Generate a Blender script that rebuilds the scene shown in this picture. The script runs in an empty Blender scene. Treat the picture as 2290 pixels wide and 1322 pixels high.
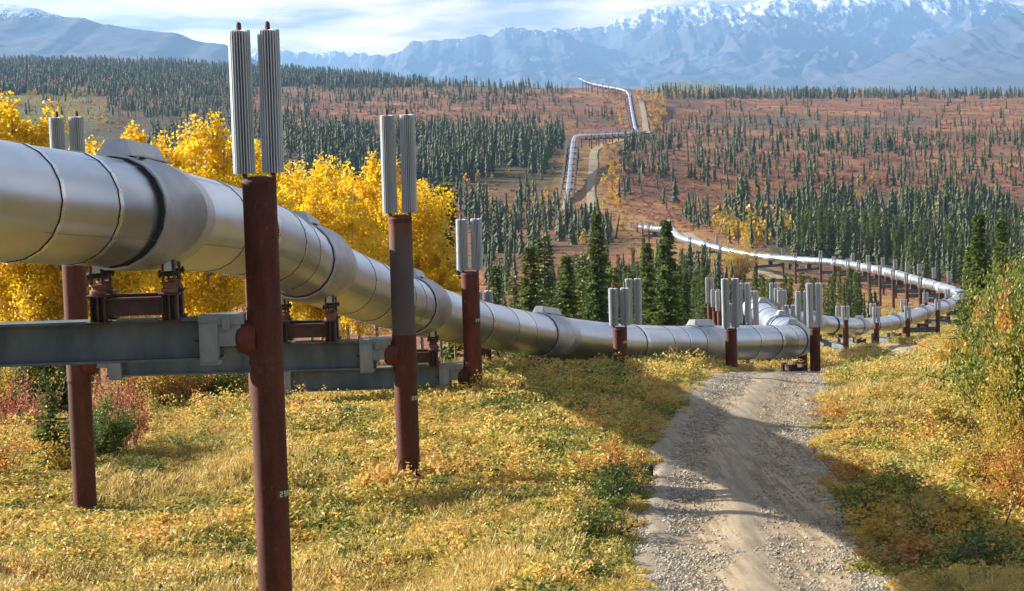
import bpy, math, random
import numpy as np
from mathutils import Vector, Matrix

random.seed(7); rng = np.random.default_rng(11)
R = math.radians
sc = bpy.context.scene
COL = sc.collection

# ------------------------------------------------------------------ camera
F = 5000.0; IW, IH = 2290.0, 1322.0
PITCH = math.atan(471 / F); ROLL = R(1.7)
fw = Vector((0, math.cos(PITCH), -math.sin(PITCH)))
r0 = Vector((1, 0, 0)); u0 = Vector((0, math.sin(PITCH), math.cos(PITCH)))
cup = u0 * math.cos(ROLL) + r0 * math.sin(ROLL)
crt = r0 * math.cos(ROLL) - u0 * math.sin(ROLL)
cd = bpy.data.cameras.new('camera'); cam = bpy.data.objects.new('camera', cd); COL.objects.link(cam)
cd.lens = 36 * F / IW; cd.sensor_width = 36; cd.clip_start = 0.5; cd.clip_end = 90000
M = Matrix.Identity(4)
for i in range(3):
    M[i][0] = crt[i]; M[i][1] = cup[i]; M[i][2] = -fw[i]
cam.matrix_world = M
sc.camera = cam

# ------------------------------------------------------------------ sun, sky, exposure
SUN_EL = 21.0
SUN_AZ = 66.0            # degrees left of the view direction
sdir = Vector((-math.sin(R(SUN_AZ)) * math.cos(R(SUN_EL)), math.cos(R(SUN_AZ)) * math.cos(R(SUN_EL)), math.sin(R(SUN_EL))))
sl = bpy.data.lights.new('sun', 'SUN'); sl.energy = 5.0; sl.angle = R(0.55); sl.color = (1.0, 0.94, 0.85)
so = bpy.data.objects.new('sun', sl); COL.objects.link(so)
so.rotation_euler = sdir.to_track_quat('Z', 'Y').to_euler()

world = bpy.data.worlds.new('World'); sc.world = world; world.use_nodes = True
wn = world.node_tree.nodes; wl = world.node_tree.links; wn.clear()
SKY_STRENGTH = 0.075
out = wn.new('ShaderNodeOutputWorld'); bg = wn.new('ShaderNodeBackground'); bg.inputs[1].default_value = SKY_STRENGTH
sky = wn.new('ShaderNodeTexSky'); sky.sky_type = 'NISHITA'; sky.sun_disc = False
sky.sun_elevation = R(SUN_EL); sky.sun_rotation = R(-SUN_AZ); sky.air_density = 1.2; sky.dust_density = 0.6
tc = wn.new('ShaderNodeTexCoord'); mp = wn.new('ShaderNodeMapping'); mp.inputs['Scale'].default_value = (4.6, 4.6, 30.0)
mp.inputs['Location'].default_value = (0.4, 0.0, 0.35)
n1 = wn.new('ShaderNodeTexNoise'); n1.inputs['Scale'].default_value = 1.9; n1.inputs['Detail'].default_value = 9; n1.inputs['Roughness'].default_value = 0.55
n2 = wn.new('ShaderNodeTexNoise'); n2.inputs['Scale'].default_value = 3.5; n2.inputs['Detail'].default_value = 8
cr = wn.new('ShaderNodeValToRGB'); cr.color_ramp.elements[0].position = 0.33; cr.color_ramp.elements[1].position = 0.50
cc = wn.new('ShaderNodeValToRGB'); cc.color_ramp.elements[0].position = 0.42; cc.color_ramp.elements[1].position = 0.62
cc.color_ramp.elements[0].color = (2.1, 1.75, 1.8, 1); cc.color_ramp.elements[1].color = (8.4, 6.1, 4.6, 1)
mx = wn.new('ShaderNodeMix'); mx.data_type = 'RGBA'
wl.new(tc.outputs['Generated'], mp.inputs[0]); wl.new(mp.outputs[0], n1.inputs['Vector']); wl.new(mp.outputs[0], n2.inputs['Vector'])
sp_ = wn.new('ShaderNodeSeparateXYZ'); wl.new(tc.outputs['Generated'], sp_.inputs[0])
el_ = wn.new('ShaderNodeMapRange'); el_.interpolation_type = 'SMOOTHSTEP'; el_.inputs[1].default_value = 0.05; el_.inputs[2].default_value = 0.40; el_.inputs[3].default_value = 0.0; el_.inputs[4].default_value = -0.17  # unseen overhead cloud thinned with elevation, shaped to cut ambient light and deepen shadows
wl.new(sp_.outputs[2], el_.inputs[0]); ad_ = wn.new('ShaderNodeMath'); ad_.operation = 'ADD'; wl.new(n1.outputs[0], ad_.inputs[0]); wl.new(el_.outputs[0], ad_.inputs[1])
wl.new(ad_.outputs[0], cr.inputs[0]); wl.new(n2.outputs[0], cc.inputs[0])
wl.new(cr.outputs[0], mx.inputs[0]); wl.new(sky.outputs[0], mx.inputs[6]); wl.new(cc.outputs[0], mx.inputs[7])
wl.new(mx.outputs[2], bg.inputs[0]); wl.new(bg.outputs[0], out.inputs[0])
sc.view_settings.view_transform = 'Standard'; sc.view_settings.look = 'None'
sc.view_settings.exposure = 1.5; sc.view_settings.gamma = 1.0; sc.view_settings.use_curve_mapping = False
sc.cycles.max_bounces = 5; sc.cycles.diffuse_bounces = 2; sc.cycles.glossy_bounces = 3; sc.cycles.transmission_bounces = 3
sc.cycles.transparent_max_bounces = 4; sc.cycles.volume_bounces = 1; sc.cycles.use_denoising = True
sc.cycles.use_adaptive_sampling = True; sc.cycles.adaptive_threshold = 0.02
sc.cycles.caustics_reflective = False; sc.cycles.caustics_refractive = False

# ------------------------------------------------------------------ projection helpers (photo pixels <-> world)
def at(px, py, d):
    v = fw + crt * ((px - 1145) / F) + cup * ((661 - py) / F)
    return v * (d / v.y)
def proj(x, y, z):
    x = np.asarray(x, float); y = np.asarray(y, float); z = np.asarray(z, float)
    a = x * crt[0] + y * crt[1] + z * crt[2]; b = x * cup[0] + y * cup[1] + z * cup[2]; c = x * fw[0] + y * fw[1] + z * fw[2]
    c = np.where(c < 1e-3, 1e-3, c)
    return 1145 + F * a / c, 661 - F * b / c

# ------------------------------------------------------------------ terrain function
PXC = [-1600, 0, 300, 600, 900, 1145, 1400, 1700, 2000, 2290, 3900]
TAB = [
 (2.5, [3900]*11), (6, [1950]*11), (12, [1530]*11), (20, [1490]*11),
 (30, [1470,1470,1490,1490,1440,1350,1322,1318,1318,1325,1330]),
 (43.5, [1160,1142,1136,1112,1090,1068,1060,1060,1068,1075,1080]),
 (50, [1075,1040,1030,990,965,955,960,990,1000,1005,1010]),
 (57, [1010,980,955,912,885,872,882,925,935,940,945]),
 (70, [950,920,902,876,852,838,828,836,855,870,875]),
 (85, [940,910,890,868,850,838,831,833,842,848,850]),
 (97, [930,905,885,868,852,842,836,836,828,826,826]),
 (130, [920,900,885,868,855,848,842,838,806,800,790]),
 (160, [915,895,882,865,852,848,840,832,788,775,765]),
 (195, [905,890,875,862,848,835,825,815,768,755,745]),
 (250, [880,865,850,840,820,800,780,762,758,745,735]),
 (340, [830,815,800,785,770,745,722,705,690,680,670]),
 (430, [740,725,710,695,680,660,640,632,640,640,630]),
 (500, [650,640,630,615,600,590,580,572,590,600,590]),
 (600, [560,550,545,540,535,530,525,530,560,570,560]),
 (720, [470,465,465,465,470,475,478,495,510,520,515]),
 (900, [350,345,350,350,345,335,328,380,400,405,405]),
 (1200, [270,265,270,285,290,295,303,312,312,312,312]),
 (1500, [215,212,215,235,235,235,232,262,265,265,265]),
 (1700, [190,190,195,205,208,198,195,235,240,240,240]),
 (2100, [160,160,165,178,190,194,200,214,216,218,218]),
 (2600, [144,142,144,158,178,204,212,210,212,214,216]),
 (3200, [139,137,138,152,180,222,226,211,213,215,217]),
 (4200, [200,200,205,212,222,250,250,219,222,226,228]),
 (6500, [275,270,262,255,250,248,248,245,240,235,230]),
 (12000, [262,255,248,240,232,228,222,215,208,200,160]),
 (40000, [262,255,248,240,232,228,222,215,208,200,160]),
]
LD0, LD1, NLD = math.log(2.5), math.log(40000), 900
U0, U1, NU = -0.56, 0.56, 260
_ld = np.array([math.log(r[0]) for r in TAB]); _T = np.zeros((len(TAB), 11))
_uc = np.array([(p - 1145) / F for p in PXC])
for i, (d, row) in enumerate(TAB):
    for j, py in enumerate(row):
        _T[i, j] = at(PXC[j], py, 1.0).z
_lg = np.linspace(LD0, LD1, NLD); _ug = np.linspace(U0, U1, NU)
_A = np.array([np.interp(_lg, _ld, _T[:, j]) for j in range(11)]).T
_B = np.array([np.interp(_ug, _uc, _A[i]) for i in range(NLD)])
def gblur(a, s, ax):
    n = int(s * 3) + 1; k = np.exp(-0.5 * (np.arange(-n, n + 1) / s) ** 2); k /= k.sum()
    p = [(0, 0), (0, 0)]; p[ax] = (n, n); b = np.pad(a, p, mode='edge'); o = np.zeros_like(a)
    for i, w in enumerate(k):
        o += w * (b[i:i + a.shape[0], :] if ax == 0 else b[:, i:i + a.shape[1]])
    return o
_B = gblur(gblur(_B, 6, 0), 5, 1)

def vnoise(x, y, seed=0):
    xi = np.floor(x).astype(np.int64); yi = np.floor(y).astype(np.int64); xf = x - xi; yf = y - yi
    def h(a, b):
        n = (a * 374761393 + b * 668265263 + seed * 144665) & 0x7fffffff
        n = (n ^ (n >> 13)) * 1274126177 & 0x7fffffff
        return ((n ^ (n >> 16)) & 0xffff) / 65535.0
    u = xf * xf * (3 - 2 * xf); v = yf * yf * (3 - 2 * yf)
    return (h(xi, yi) * (1 - u) + h(xi + 1, yi) * u) * (1 - v) + (h(xi, yi + 1) * (1 - u) + h(xi + 1, yi + 1) * u) * v
def fbm(x, y, o=4, seed=0):
    s = 0; a = 0.5; t = 0
    for i in range(o):
        s = s + a * vnoise(x * 2 ** i + 17.3 * i, y * 2 ** i - 9.1 * i, seed + i); t += a; a *= 0.5
    return s / t

def road_xy(pts):
    return [(at(p, 800, d).x, d) for p, d in pts]
ROAD = road_xy([(1720,12),(1700,20),(1678,30),(1655,36),(1640,43.5),(1648,50),(1668,57),(1718,70),(1755,85),(1815,100),(1900,120),(1990,145),(2030,165),(2010,185),(1950,210),(1880,250)])
def dense(pts, n=8):
    P = [Vector(p) for p in pts]; o = []
    for i in range(len(P) - 1):
        a = P[max(i - 1, 0)]; b = P[i]; c = P[i + 1]; d = P[min(i + 2, len(P) - 1)]
        for k in range(n):
            t = k / n
            o.append(0.5 * ((2 * b) + (c - a) * t + (2 * a - 5 * b + 4 * c - d) * t * t + (3 * b - a - 3 * c + d) * t ** 3))
    o.append(P[-1]); return o
ROADC = dense([(x, y, 0) for x, y in ROAD], 8)
_rx = np.array([p.x for p in ROADC]); _ry = np.array([p.y for p in ROADC])
def road_dist(x, y):
    x = np.asarray(x, float); y = np.asarray(y, float)
    best = np.full(x.shape, 1e9)
    for i in range(len(_rx) - 1):
        ax, ay, bx, by = _rx[i], _ry[i], _rx[i+1], _ry[i+1]; L = (bx-ax)**2 + (by-ay)**2
        t = np.clip(((x-ax)*(bx-ax)+(y-ay)*(by-ay))/L, 0, 1)
        best = np.minimum(best, (x-ax-t*(bx-ax))**2 + (y-ay-t*(by-ay))**2)
    return np.sqrt(best)
def gz(x, y, rough=True):
    x = np.asarray(x, float); y = np.asarray(y, float)
    shp = x.shape; x = x.ravel(); y = y.ravel()
    yy = np.maximum(y, 2.6)
    u = np.clip(x / yy, U0 + 1e-6, U1 - 1e-6); l = np.clip(np.log(yy), LD0 + 1e-6, LD1 - 1e-6)
    fi = (l - LD0) / (LD1 - LD0) * (NLD - 1); fj = (u - U0) / (U1 - U0) * (NU - 1)
    i = fi.astype(int); j = fj.astype(int); i = np.minimum(i, NLD - 2); j = np.minimum(j, NU - 2); a = fi - i; b = fj - j
    t = (_B[i, j] * (1 - a) + _B[i+1, j] * a) * (1 - b) + (_B[i, j+1] * (1 - a) + _B[i+1, j+1] * a) * b
    z = t * yy
    if rough:
        near = np.clip((yy - 8) / 20, 0, 1)
        rd = np.ones_like(x)
        m = (yy < 260) & (np.abs(x) < 80)
        if m.any():
            rd[m] = np.clip((road_dist(x[m], y[m]) - 1.6) / 1.6, 0, 1)
        z = z + near * rd * ((fbm(x / 3.1, y / 3.1, 3, 5) - 0.5) * 0.34 * np.clip(120 / yy, 0.6, 1))
        z = z + np.clip((yy - 250) / 600, 0, 1) * (fbm(x / 38, y / 60, 4, 9) - 0.5) * np.clip(yy / 400, 1, 7)
    return z.reshape(shp)
def gz1(x, y): return float(gz(np.array([x]), np.array([y]))[0])

# inverse: pixel on visible ground -> world
NCOL = 300
_pc = np.linspace(-60, 2350, NCOL); _dl = np.exp(np.linspace(math.log(22), math.log(3900), 1400))
_mins = []
for p in _pc:
    X = np.array((p - 1145) / F * _dl); qx, qy = proj(X, _dl, gz(X, _dl))
    _mins.append(np.minimum.accumulate(qy))
_mins = np.array(_mins)
def ground_at(px, py):
    j = int(round((px + 60) / 2410 * (NCOL - 1))); j = min(max(j, 0), NCOL - 1)
    k = int(np.searchsorted(-_mins[j], -py)); 
    if k >= len(_dl): return None
    d = _dl[k]; x = (px - 1145) / F * d
    # correct for roll
    qx, qy = proj(x, d, gz1(x, d)); x += (px - float(qx)) / F * d
    return x, d, gz1(x, d)

# ------------------------------------------------------------------ object helpers
def setp(o, label=None, cat=None, group=None, kind=None):
    if label: o['label'] = label
    if cat: o['category'] = cat
    if group: o['group'] = group
    if kind: o['kind'] = kind
    return o
def empty(name, loc, label, cat, group=None, rz=0):
    o = bpy.data.objects.new(name, None); COL.objects.link(o); o.location = loc; o.rotation_euler = (0, 0, rz)
    o.empty_display_size = 0.3
    return setp(o, label, cat, group)
def mesh_np(name, V, faces, mats, smooth=False, midx=None):
    me = bpy.data.meshes.new(name)
    me.from_pydata([tuple(v) for v in V] if not isinstance(V, np.ndarray) else V.tolist(), [], faces)
    for m in (mats if isinstance(mats, (list, tuple)) else [mats]): me.materials.append(m)
    if midx is not None: me.polygons.foreach_set('material_index', np.array(midx, dtype=np.int32))
    if smooth: me.polygons.foreach_set('use_smooth', np.ones(len(me.polygons), dtype=bool))
    me.update(); return me
def quads_np(name, V, n_per, mat):
    """V: (N*n_per,3) array, faces are consecutive runs of n_per verts"""
    V = np.asarray(V, dtype=np.float32).reshape(-1, 3); nf = len(V) // n_per
    me = bpy.data.meshes.new(name); me.vertices.add(len(V)); me.vertices.foreach_set('co', V.ravel())
    me.loops.add(len(V)); me.loops.foreach_set('vertex_index', np.arange(len(V), dtype=np.int32))
    me.polygons.add(nf); me.polygons.foreach_set('loop_start', np.arange(nf, dtype=np.int32) * n_per)
    me.polygons.foreach_set('loop_total', np.full(nf, n_per, dtype=np.int32))
    me.materials.append(mat); me.update(calc_edges=True); me.validate(); return me
def link(name, me, parent=None, loc=None, rot=None):
    o = bpy.data.objects.new(name, me); COL.objects.link(o)
    if parent: o.parent = parent
    if loc is not None: o.location = loc
    if rot is not None: o.rotation_euler = rot
    return o
class MB:
    """collects primitives into one mesh, world or local coordinates"""
    def __init__(s): s.v = []; s.f = []; s.m = []
    def add(s, V, Fc, mi=0):
        b = len(s.v); s.v += [tuple(v) for v in V]; s.f += [tuple(b + i for i in f) for f in Fc]; s.m += [mi] * len(Fc)
    def box(s, c, size, ax=None, mi=0, taper=1.0):
        c = Vector(c); X, Y, Z = ax if ax else (Vector((1,0,0)), Vector((0,1,0)), Vector((0,0,1)))
        h = [q / 2 for q in size]; V = []
        for sz in (-1, 1):
            tp = taper if sz > 0 else 1
            for sx, sy in ((-1,-1),(1,-1),(1,1),(-1,1)):
                V.append(c + X * h[0] * sx * tp + Y * h[1] * sy * tp + Z * h[2] * sz)
        s.add(V, [(3,2,1,0),(4,5,6,7),(0,1,5,4),(1,2,6,5),(2,3,7,6),(3,0,4,7)], mi)
    def tube(s, pts, rad, n=10, mi=0, cap=True):
        pts = [Vector(p) for p in pts]; rings = []
        if not hasattr(rad, '__len__'): rad = [rad] * len(pts)
        prev = None
        for i, p in enumerate(pts):
            t = (pts[min(i+1, len(pts)-1)] - pts[max(i-1, 0)]).normalized()
            if prev is None:
                a = Vector((0,0,1)) if abs(t.z) < 0.9 else Vector((1,0,0))
            else: a = prev
            x = (a - t * a.dot(t)).normalized(); prev = x; y = t.cross(x)
            rings.append([p + (x * math.cos(2*math.pi*k/n) + y * math.sin(2*math.pi*k/n)) * rad[i] for k in range(n)])
        V = [v for r in rings for v in r]; Fc = []
        for i in range(len(pts) - 1):
            for k in range(n):
                k2 = (k + 1) % n; Fc.append((i*n+k, i*n+k2, (i+1)*n+k2, (i+1)*n+k))
        if cap: Fc += [tuple(range(n-1, -1, -1)), tuple((len(pts)-1)*n + k for k in range(n))]
        s.add(V, Fc, mi)
    def lathe(s, c, prof, n=24, mi=0):
        """prof: list of (r,z) about a vertical axis through c"""
        c = Vector(c); V = []; Fc = []
        for r, z in prof:
            V += [c + Vector((r*math.cos(2*math.pi*k/n), r*math.sin(2*math.pi*k/n), z)) for k in range(n)]
        for i in range(len(prof)-1):
            for k in range(n):
                k2 = (k+1) % n; Fc.append((i*n+k, i*n+k2, (i+1)*n+k2, (i+1)*n+k))
        Fc.append(tuple(range(n-1, -1, -1))); Fc.append(tuple((len(prof)-1)*n+k for k in range(n)))
        s.add(V, Fc, mi)
    def mesh(s, name, mats, smooth=False, angle=None):
        me = mesh_np(name, s.v, s.f, mats, smooth, s.m)
        if angle is not None: shade(me, angle)
        return me
    def build(s, name, mats, parent=None, smooth=False, angle=None, origin=None):
        if origin is not None:
            o_ = Vector(origin); s.v = [tuple(Vector(v) - o_) for v in s.v]
        me = s.mesh(name, mats, smooth, angle); return link(name, me, parent)
def shade(me, deg=35):
    me.polygons.foreach_set('use_smooth', np.ones(len(me.polygons), dtype=bool))
    try: me.set_sharp_from_angle(angle=R(deg))
    except Exception: pass

# ------------------------------------------------------------------ materials
def mat(name):
    m = bpy.data.materials.new(name); m.use_nodes = True; nt = m.node_tree; nt.nodes.clear()
    o = nt.nodes.new('ShaderNodeOutputMaterial'); b = nt.nodes.new('ShaderNodeBsdfPrincipled'); nt.links.new(b.outputs[0], o.inputs[0])
    return m, nt, b, o
def node(nt, t, **kw):
    n = nt.nodes.new(t)
    for k, v in kw.items(): setattr(n, k, v)
    return n
def ramp(nt, stops):
    r = nt.nodes.new('ShaderNodeValToRGB'); e = r.color_ramp.elements
    while len(e) < len(stops): e.new(0.5)
    for i, (p, c) in enumerate(stops):
        e[i].position = p; e[i].color = (c[0], c[1], c[2], 1) if hasattr(c, '__len__') else (c, c, c, 1)
    return r
def noise(nt, scale, detail=4, rough=0.55, vec=None, sc3=None, coord='Object'):
    n = nt.nodes.new('ShaderNodeTexNoise'); n.inputs['Scale'].default_value = scale; n.inputs['Detail'].default_value = detail; n.inputs['Roughness'].default_value = rough
    if vec is None:
        if coord == 'Position': g = nt.nodes.new('ShaderNodeNewGeometry'); vec = g.outputs['Position']
        else: g = nt.nodes.new('ShaderNodeTexCoord'); vec = g.outputs[coord]
    if sc3:
        mpn = nt.nodes.new('ShaderNodeMapping'); mpn.inputs['Scale'].default_value = sc3; nt.links.new(vec, mpn.inputs[0]); vec = mpn.outputs[0]
    nt.links.new(vec, n.inputs['Vector']); return n
def mixc(nt, fac, a, b, mode='MIX'):
    m = nt.nodes.new('ShaderNodeMix'); m.data_type = 'RGBA'; m.blend_type = mode
    for s, v in ((0, fac), (6, a), (7, b)):
        if hasattr(v, 'is_output') or hasattr(v, 'links'): nt.links.new(v, m.inputs[s])
        else: m.inputs[s].default_value = v if s == 0 else (v[0], v[1], v[2], 1)
    return m.outputs[2]
def bump(nt, b, h, strength=0.3, dist=0.02):
    n = nt.nodes.new('ShaderNodeBump'); n.inputs['Strength'].default_value = strength; n.inputs['Distance'].default_value = dist
    nt.links.new(h, n.inputs['Height']); nt.links.new(n.outputs[0], b.inputs['Normal'])

def simple(name, c1, c2, rough=0.7, metal=0.0, scale=6, detail=5, sc3=None, bmp=0.0, coord='Position', r2=None, spec=None):
    m, nt, b, o = mat(name); n = noise(nt, scale, detail, 0.6, sc3=sc3, coord=coord); r = ramp(nt, [(0.32, c1), (0.68, c2)])
    nt.links.new(n.outputs[0], r.inputs[0]); nt.links.new(r.outputs[0], b.inputs['Base Color'])
    b.inputs['Roughness'].default_value = rough; b.inputs['Metallic'].default_value = metal
    if spec is not None: b.inputs['Specular IOR Level'].default_value = spec
    if r2 is not None:
        rr = ramp(nt, [(0.3, rough), (0.7, r2)]); n3 = noise(nt, scale * 2.3, 4, 0.6, sc3=sc3, coord=coord); nt.links.new(n3.outputs[0], rr.inputs[0]); nt.links.new(rr.outputs[0], b.inputs['Roughness'])
    if bmp: bump(nt, b, n.outputs[0], bmp, 0.01)
    return m
M_jacket = simple('galvanised_jacket', (0.54,0.58,0.63), (0.63,0.67,0.72), 0.31, 1.0, 0.6, 2, sc3=(1,1,2), r2=0.36)
def add_jacket_dirt(m):
    nt = m.node_tree; b = [n for n in nt.nodes if n.type == 'BSDF_PRINCIPLED'][0]
    src = b.inputs['Base Color'].links[0].from_socket; oi = nt.nodes.new('ShaderNodeObjectInfo'); ro = ramp(nt, [(0.0, (0.80,0.82,0.85)), (1.0, (1.0,1.0,1.0))]); nt.links.new(oi.outputs['Random'], ro.inputs[0]); c = mixc(nt, 1.0, src, ro.outputs[0], 'MULTIPLY')
    n6 = noise(nt, 2.2, 7, 0.7, coord='Position', sc3=(1, 1, 0.18)); r6 = ramp(nt, [(0.55, 0.0), (0.9, 0.12)]); nt.links.new(n6.outputs[0], r6.inputs[0]); c = mixc(nt, r6.outputs[0], c, (0.33, 0.31, 0.28)); nt.links.new(c, b.inputs['Base Color'])
    n7 = noise(nt, 0.7, 1, 0.4, coord='Position'); bump(nt, b, n7.outputs[0], 0.10, 0.03); return
    n = noise(nt, 60, 3, 0.6, coord='Position', sc3=(1, 1, 0.25)); bump(nt, b, n.outputs[0], 0.02, 0.002)
add_jacket_dirt(M_jacket)
M_band = simple('bright_band', (0.68,0.70,0.71), (0.80,0.81,0.82), 0.22, 1.0, 9, 4, r2=0.34)
M_gap = simple('black_seal', (0.012,0.012,0.014), (0.03,0.03,0.03), 0.8, 0, 20)
M_seam = simple('lap_seam_grey', (0.16,0.17,0.18), (0.30,0.31,0.32), 0.5, 0.6, 9)
M_saddle = simple('saddle_cover_steel', (0.42,0.42,0.45), (0.52,0.52,0.54), 0.40, 0.85, 3, 5, r2=0.56)
M_cap = simple('cover_cap_steel', (0.36,0.38,0.39), (0.47,0.48,0.48), 0.5, 0.6, 5, 5)
M_beam = simple('galvanised_beam', (0.065,0.090,0.100), (0.15,0.178,0.185), 0.52, 0.35, 2.5, 7, sc3=(1,1,0.35), bmp=0.05, r2=0.65)
M_bracket = simple('galvanised_bracket', (0.17,0.20,0.215), (0.29,0.32,0.33), 0.5, 0.4, 5, 7, sc3=(1,1,0.3), r2=0.6)
M_shoe = simple('shoe_brown_steel', (0.035,0.017,0.014), (0.085,0.038,0.027), 0.65, 0.1, 7, 6, bmp=0.1)
M_pad = simple('rust_pad', (0.16,0.07,0.04), (0.26,0.12,0.07), 0.7, 0.1, 14, 5)
M_white = simple('pale_bracket', (0.42,0.42,0.40), (0.62,0.61,0.58), 0.5, 0.2, 12, 5)
M_bolt = simple('dark_bolt', (0.03,0.03,0.032), (0.07,0.07,0.07), 0.45, 0.6, 20, 3)
M_finn = simple('radiator_aluminium', (0.56,0.60,0.62), (0.74,0.77,0.78), 0.42, 0.45, 9, 4, sc3=(1,1,0.1), r2=0.55)
M_rod = simple('heat_pipe_rust', (0.07,0.028,0.02), (0.14,0.06,0.04), 0.6, 0.2, 12, 5, bmp=0.1)
def rust(name, c1, c2, c3, bare=False):
    m, nt, b, o = mat(name)
    n = noise(nt, 2.2, 7, 0.65, coord='Position', sc3=(1.6,1.6,0.32)); r = ramp(nt, [(0.3, c1), (0.52, c2), (0.75, c3)]); nt.links.new(n.outputs[0], r.inputs[0])
    n2 = noise(nt, 26, 5, 0.7, coord='Position'); r2 = ramp(nt, [(0.35, 0.72), (0.7, 1.12)]); nt.links.new(n2.outputs[0], r2.inputs[0])
    c = mixc(nt, 1.0, r.outputs[0], r2.outputs[0], 'MULTIPLY')
    if bare:
        tcn = nt.nodes.new('ShaderNodeTexCoord'); sx = nt.nodes.new('ShaderNodeSeparateXYZ'); nt.links.new(tcn.outputs['Object'], sx.inputs[0])
        st = noise(nt, 1.0, 4, 0.6, sc3=(11, 11, 0.22)); mm = nt.nodes.new('ShaderNodeMath'); mm.operation = 'MULTIPLY_ADD'
        mm.inputs[1].default_value = 2.4; nt.links.new(st.outputs[0], mm.inputs[0]); nt.links.new(sx.outputs[2], mm.inputs[2])
        rr = ramp(nt, [(0.0, 0.0), (1.0, 1.0)]); mr = nt.nodes.new('ShaderNodeMapRange'); mr.inputs[1].default_value = 0.55; mr.inputs[2].default_value = 1.05
        nt.links.new(mm.outputs[0], mr.inputs[0]); c = mixc(nt, mr.outputs[0], (0.125,0.10,0.10), c)
    oi = nt.nodes.new('ShaderNodeObjectInfo'); ro = ramp(nt, [(0.0, (0.78,0.80,0.82)), (1.0, (1.12,1.08,1.05))]); nt.links.new(oi.outputs['Random'], ro.inputs[0]); c = mixc(nt, 1.0, c, ro.outputs[0], 'MULTIPLY')
    n5 = noise(nt, 7.0, 8, 0.75, coord='Position', sc3=(1,1,0.5)); r5 = ramp(nt, [(0.60, 0.0), (0.72, 0.75)]); nt.links.new(n5.outputs[0], r5.inputs[0]); c = mixc(nt, r5.outputs[0], c, (0.30, 0.13, 0.075))
    nt.links.new(c, b.inputs['Base Color']); b.inputs['Roughness'].default_value = 0.72; b.inputs['Specular IOR Level'].default_value = 0.25
    bump(nt, b, n2.outputs[0], 0.12, 0.006); return m
M_post = rust('rust_red_post', (0.075,0.022,0.012), (0.125,0.036,0.020), (0.20,0.066,0.040))
M_post_bare = rust('rust_streaked_post', (0.15,0.05,0.02), (0.24,0.085,0.035), (0.30,0.12,0.06), True)
M_plate = simple('number_plate', (0.03,0.035,0.035), (0.05,0.055,0.05), 0.5, 0.1, 20, 3)
M_digit = simple('plate_digit_yellow', (0.72,0.66,0.30), (0.82,0.76,0.42), 0.6, 0, 30, 3)
M_bark = simple('aspen_bark', (0.30,0.28,0.23), (0.10,0.08,0.06), 0.85, 0, 7, 6, sc3=(1,1,2.5), bmp=0.2)
M_twig = simple('dark_twig', (0.055,0.040,0.030), (0.13,0.10,0.075), 0.85, 0, 12, 4)
M_sbark = simple('spruce_bark', (0.06,0.045,0.035), (0.12,0.09,0.07), 0.9, 0, 9, 5)

def leafmat(name, stops, trans=0.35, inst=True, patch=0.0, rough=0.5, leafw=0.25):
    m, nt, b, o = mat(name)
    at_ = node(nt, 'ShaderNodeAttribute'); at_.attribute_name = 'leafv'
    val = at_.outputs['Fac']
    if inst:
        ai = node(nt, 'ShaderNodeAttribute'); ai.attribute_type = 'INSTANCER'; ai.attribute_name = 'tint'
        base = ai.outputs['Fac']
    else:
        oi = node(nt, 'ShaderNodeObjectInfo'); base = oi.outputs['Random']
    a1 = node(nt, 'ShaderNodeMath', operation='MULTIPLY'); a1.inputs[1].default_value = 1 - leafw; nt.links.new(base, a1.inputs[0])
    a2 = node(nt, 'ShaderNodeMath', operation='MULTIPLY_ADD'); a2.inputs[1].default_value = leafw; nt.links.new(val, a2.inputs[0]); nt.links.new(a1.outputs[0], a2.inputs[2])
    r = ramp(nt, stops); nt.links.new(a2.outputs[0], r.inputs[0])
    b.inputs['Roughness'].default_value = rough; b.inputs['Specular IOR Level'].default_value = 0.28
    nt.links.new(r.outputs[0], b.inputs['Base Color'])
    if trans > 0:
        tr = node(nt, 'ShaderNodeBsdfTranslucent'); nt.links.new(r.outputs[0], tr.inputs[0]); ms = node(nt, 'ShaderNodeMixShader'); ms.inputs[0].default_value = trans
        nt.links.new(b.outputs[0], ms.inputs[1]); nt.links.new(tr.outputs[0], ms.inputs[2]); nt.links.new(ms.outputs[0], o.inputs[0])
    return m
GOLD = [(0.0,(0.42,0.32,0.012)),(0.2,(0.70,0.43,0.008)),(0.4,(0.82,0.54,0.010)),(0.7,(0.88,0.62,0.02)),(1.0,(0.90,0.74,0.10))]
M_gold = leafmat('aspen_gold_leaf', GOLD, 0.48, False, leafw=0.6)
M_goldi = leafmat('gold_shrub_leaf', [(0,(0.30,0.24,0.03)),(0.4,(0.50,0.32,0.03)),(0.75,(0.58,0.29,0.025)),(1,(0.45,0.13,0.03))], 0.35)
M_spruce = leafmat('spruce_needles', [(0,(0.055,0.085,0.016)),(0.5,(0.110,0.150,0.026)),(1,(0.20,0.23,0.042))], 0.30, False, leafw=0.5, rough=0.6)
M_sprucei = leafmat('forest_spruce_needles', [(0,(0.030,0.042,0.010)),(0.5,(0.060,0.076,0.014)),(1,(0.115,0.122,0.022))], 0.0, True, leafw=0.35, rough=0.7)
MEADOW = [(0,(0.05,0.085,0.02)),(0.16,(0.13,0.17,0.035)),(0.32,(0.30,0.29,0.06)),(0.46,(0.60,0.46,0.10)),(0.60,(0.72,0.54,0.12)),(0.74,(0.74,0.44,0.11)),(0.88,(0.50,0.22,0.10)),(1,(0.30,0.10,0.07))]
M_meadow = leafmat('meadow_shrub_leaf', MEADOW, 0.38, leafw=0.42)
M_grass = leafmat('dry_grass_blade', [(0,(0.16,0.17,0.035)),(0.3,(0.38,0.31,0.08)),(0.65,(0.58,0.41,0.12)),(1,(0.66,0.50,0.20))], 0.35)
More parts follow.
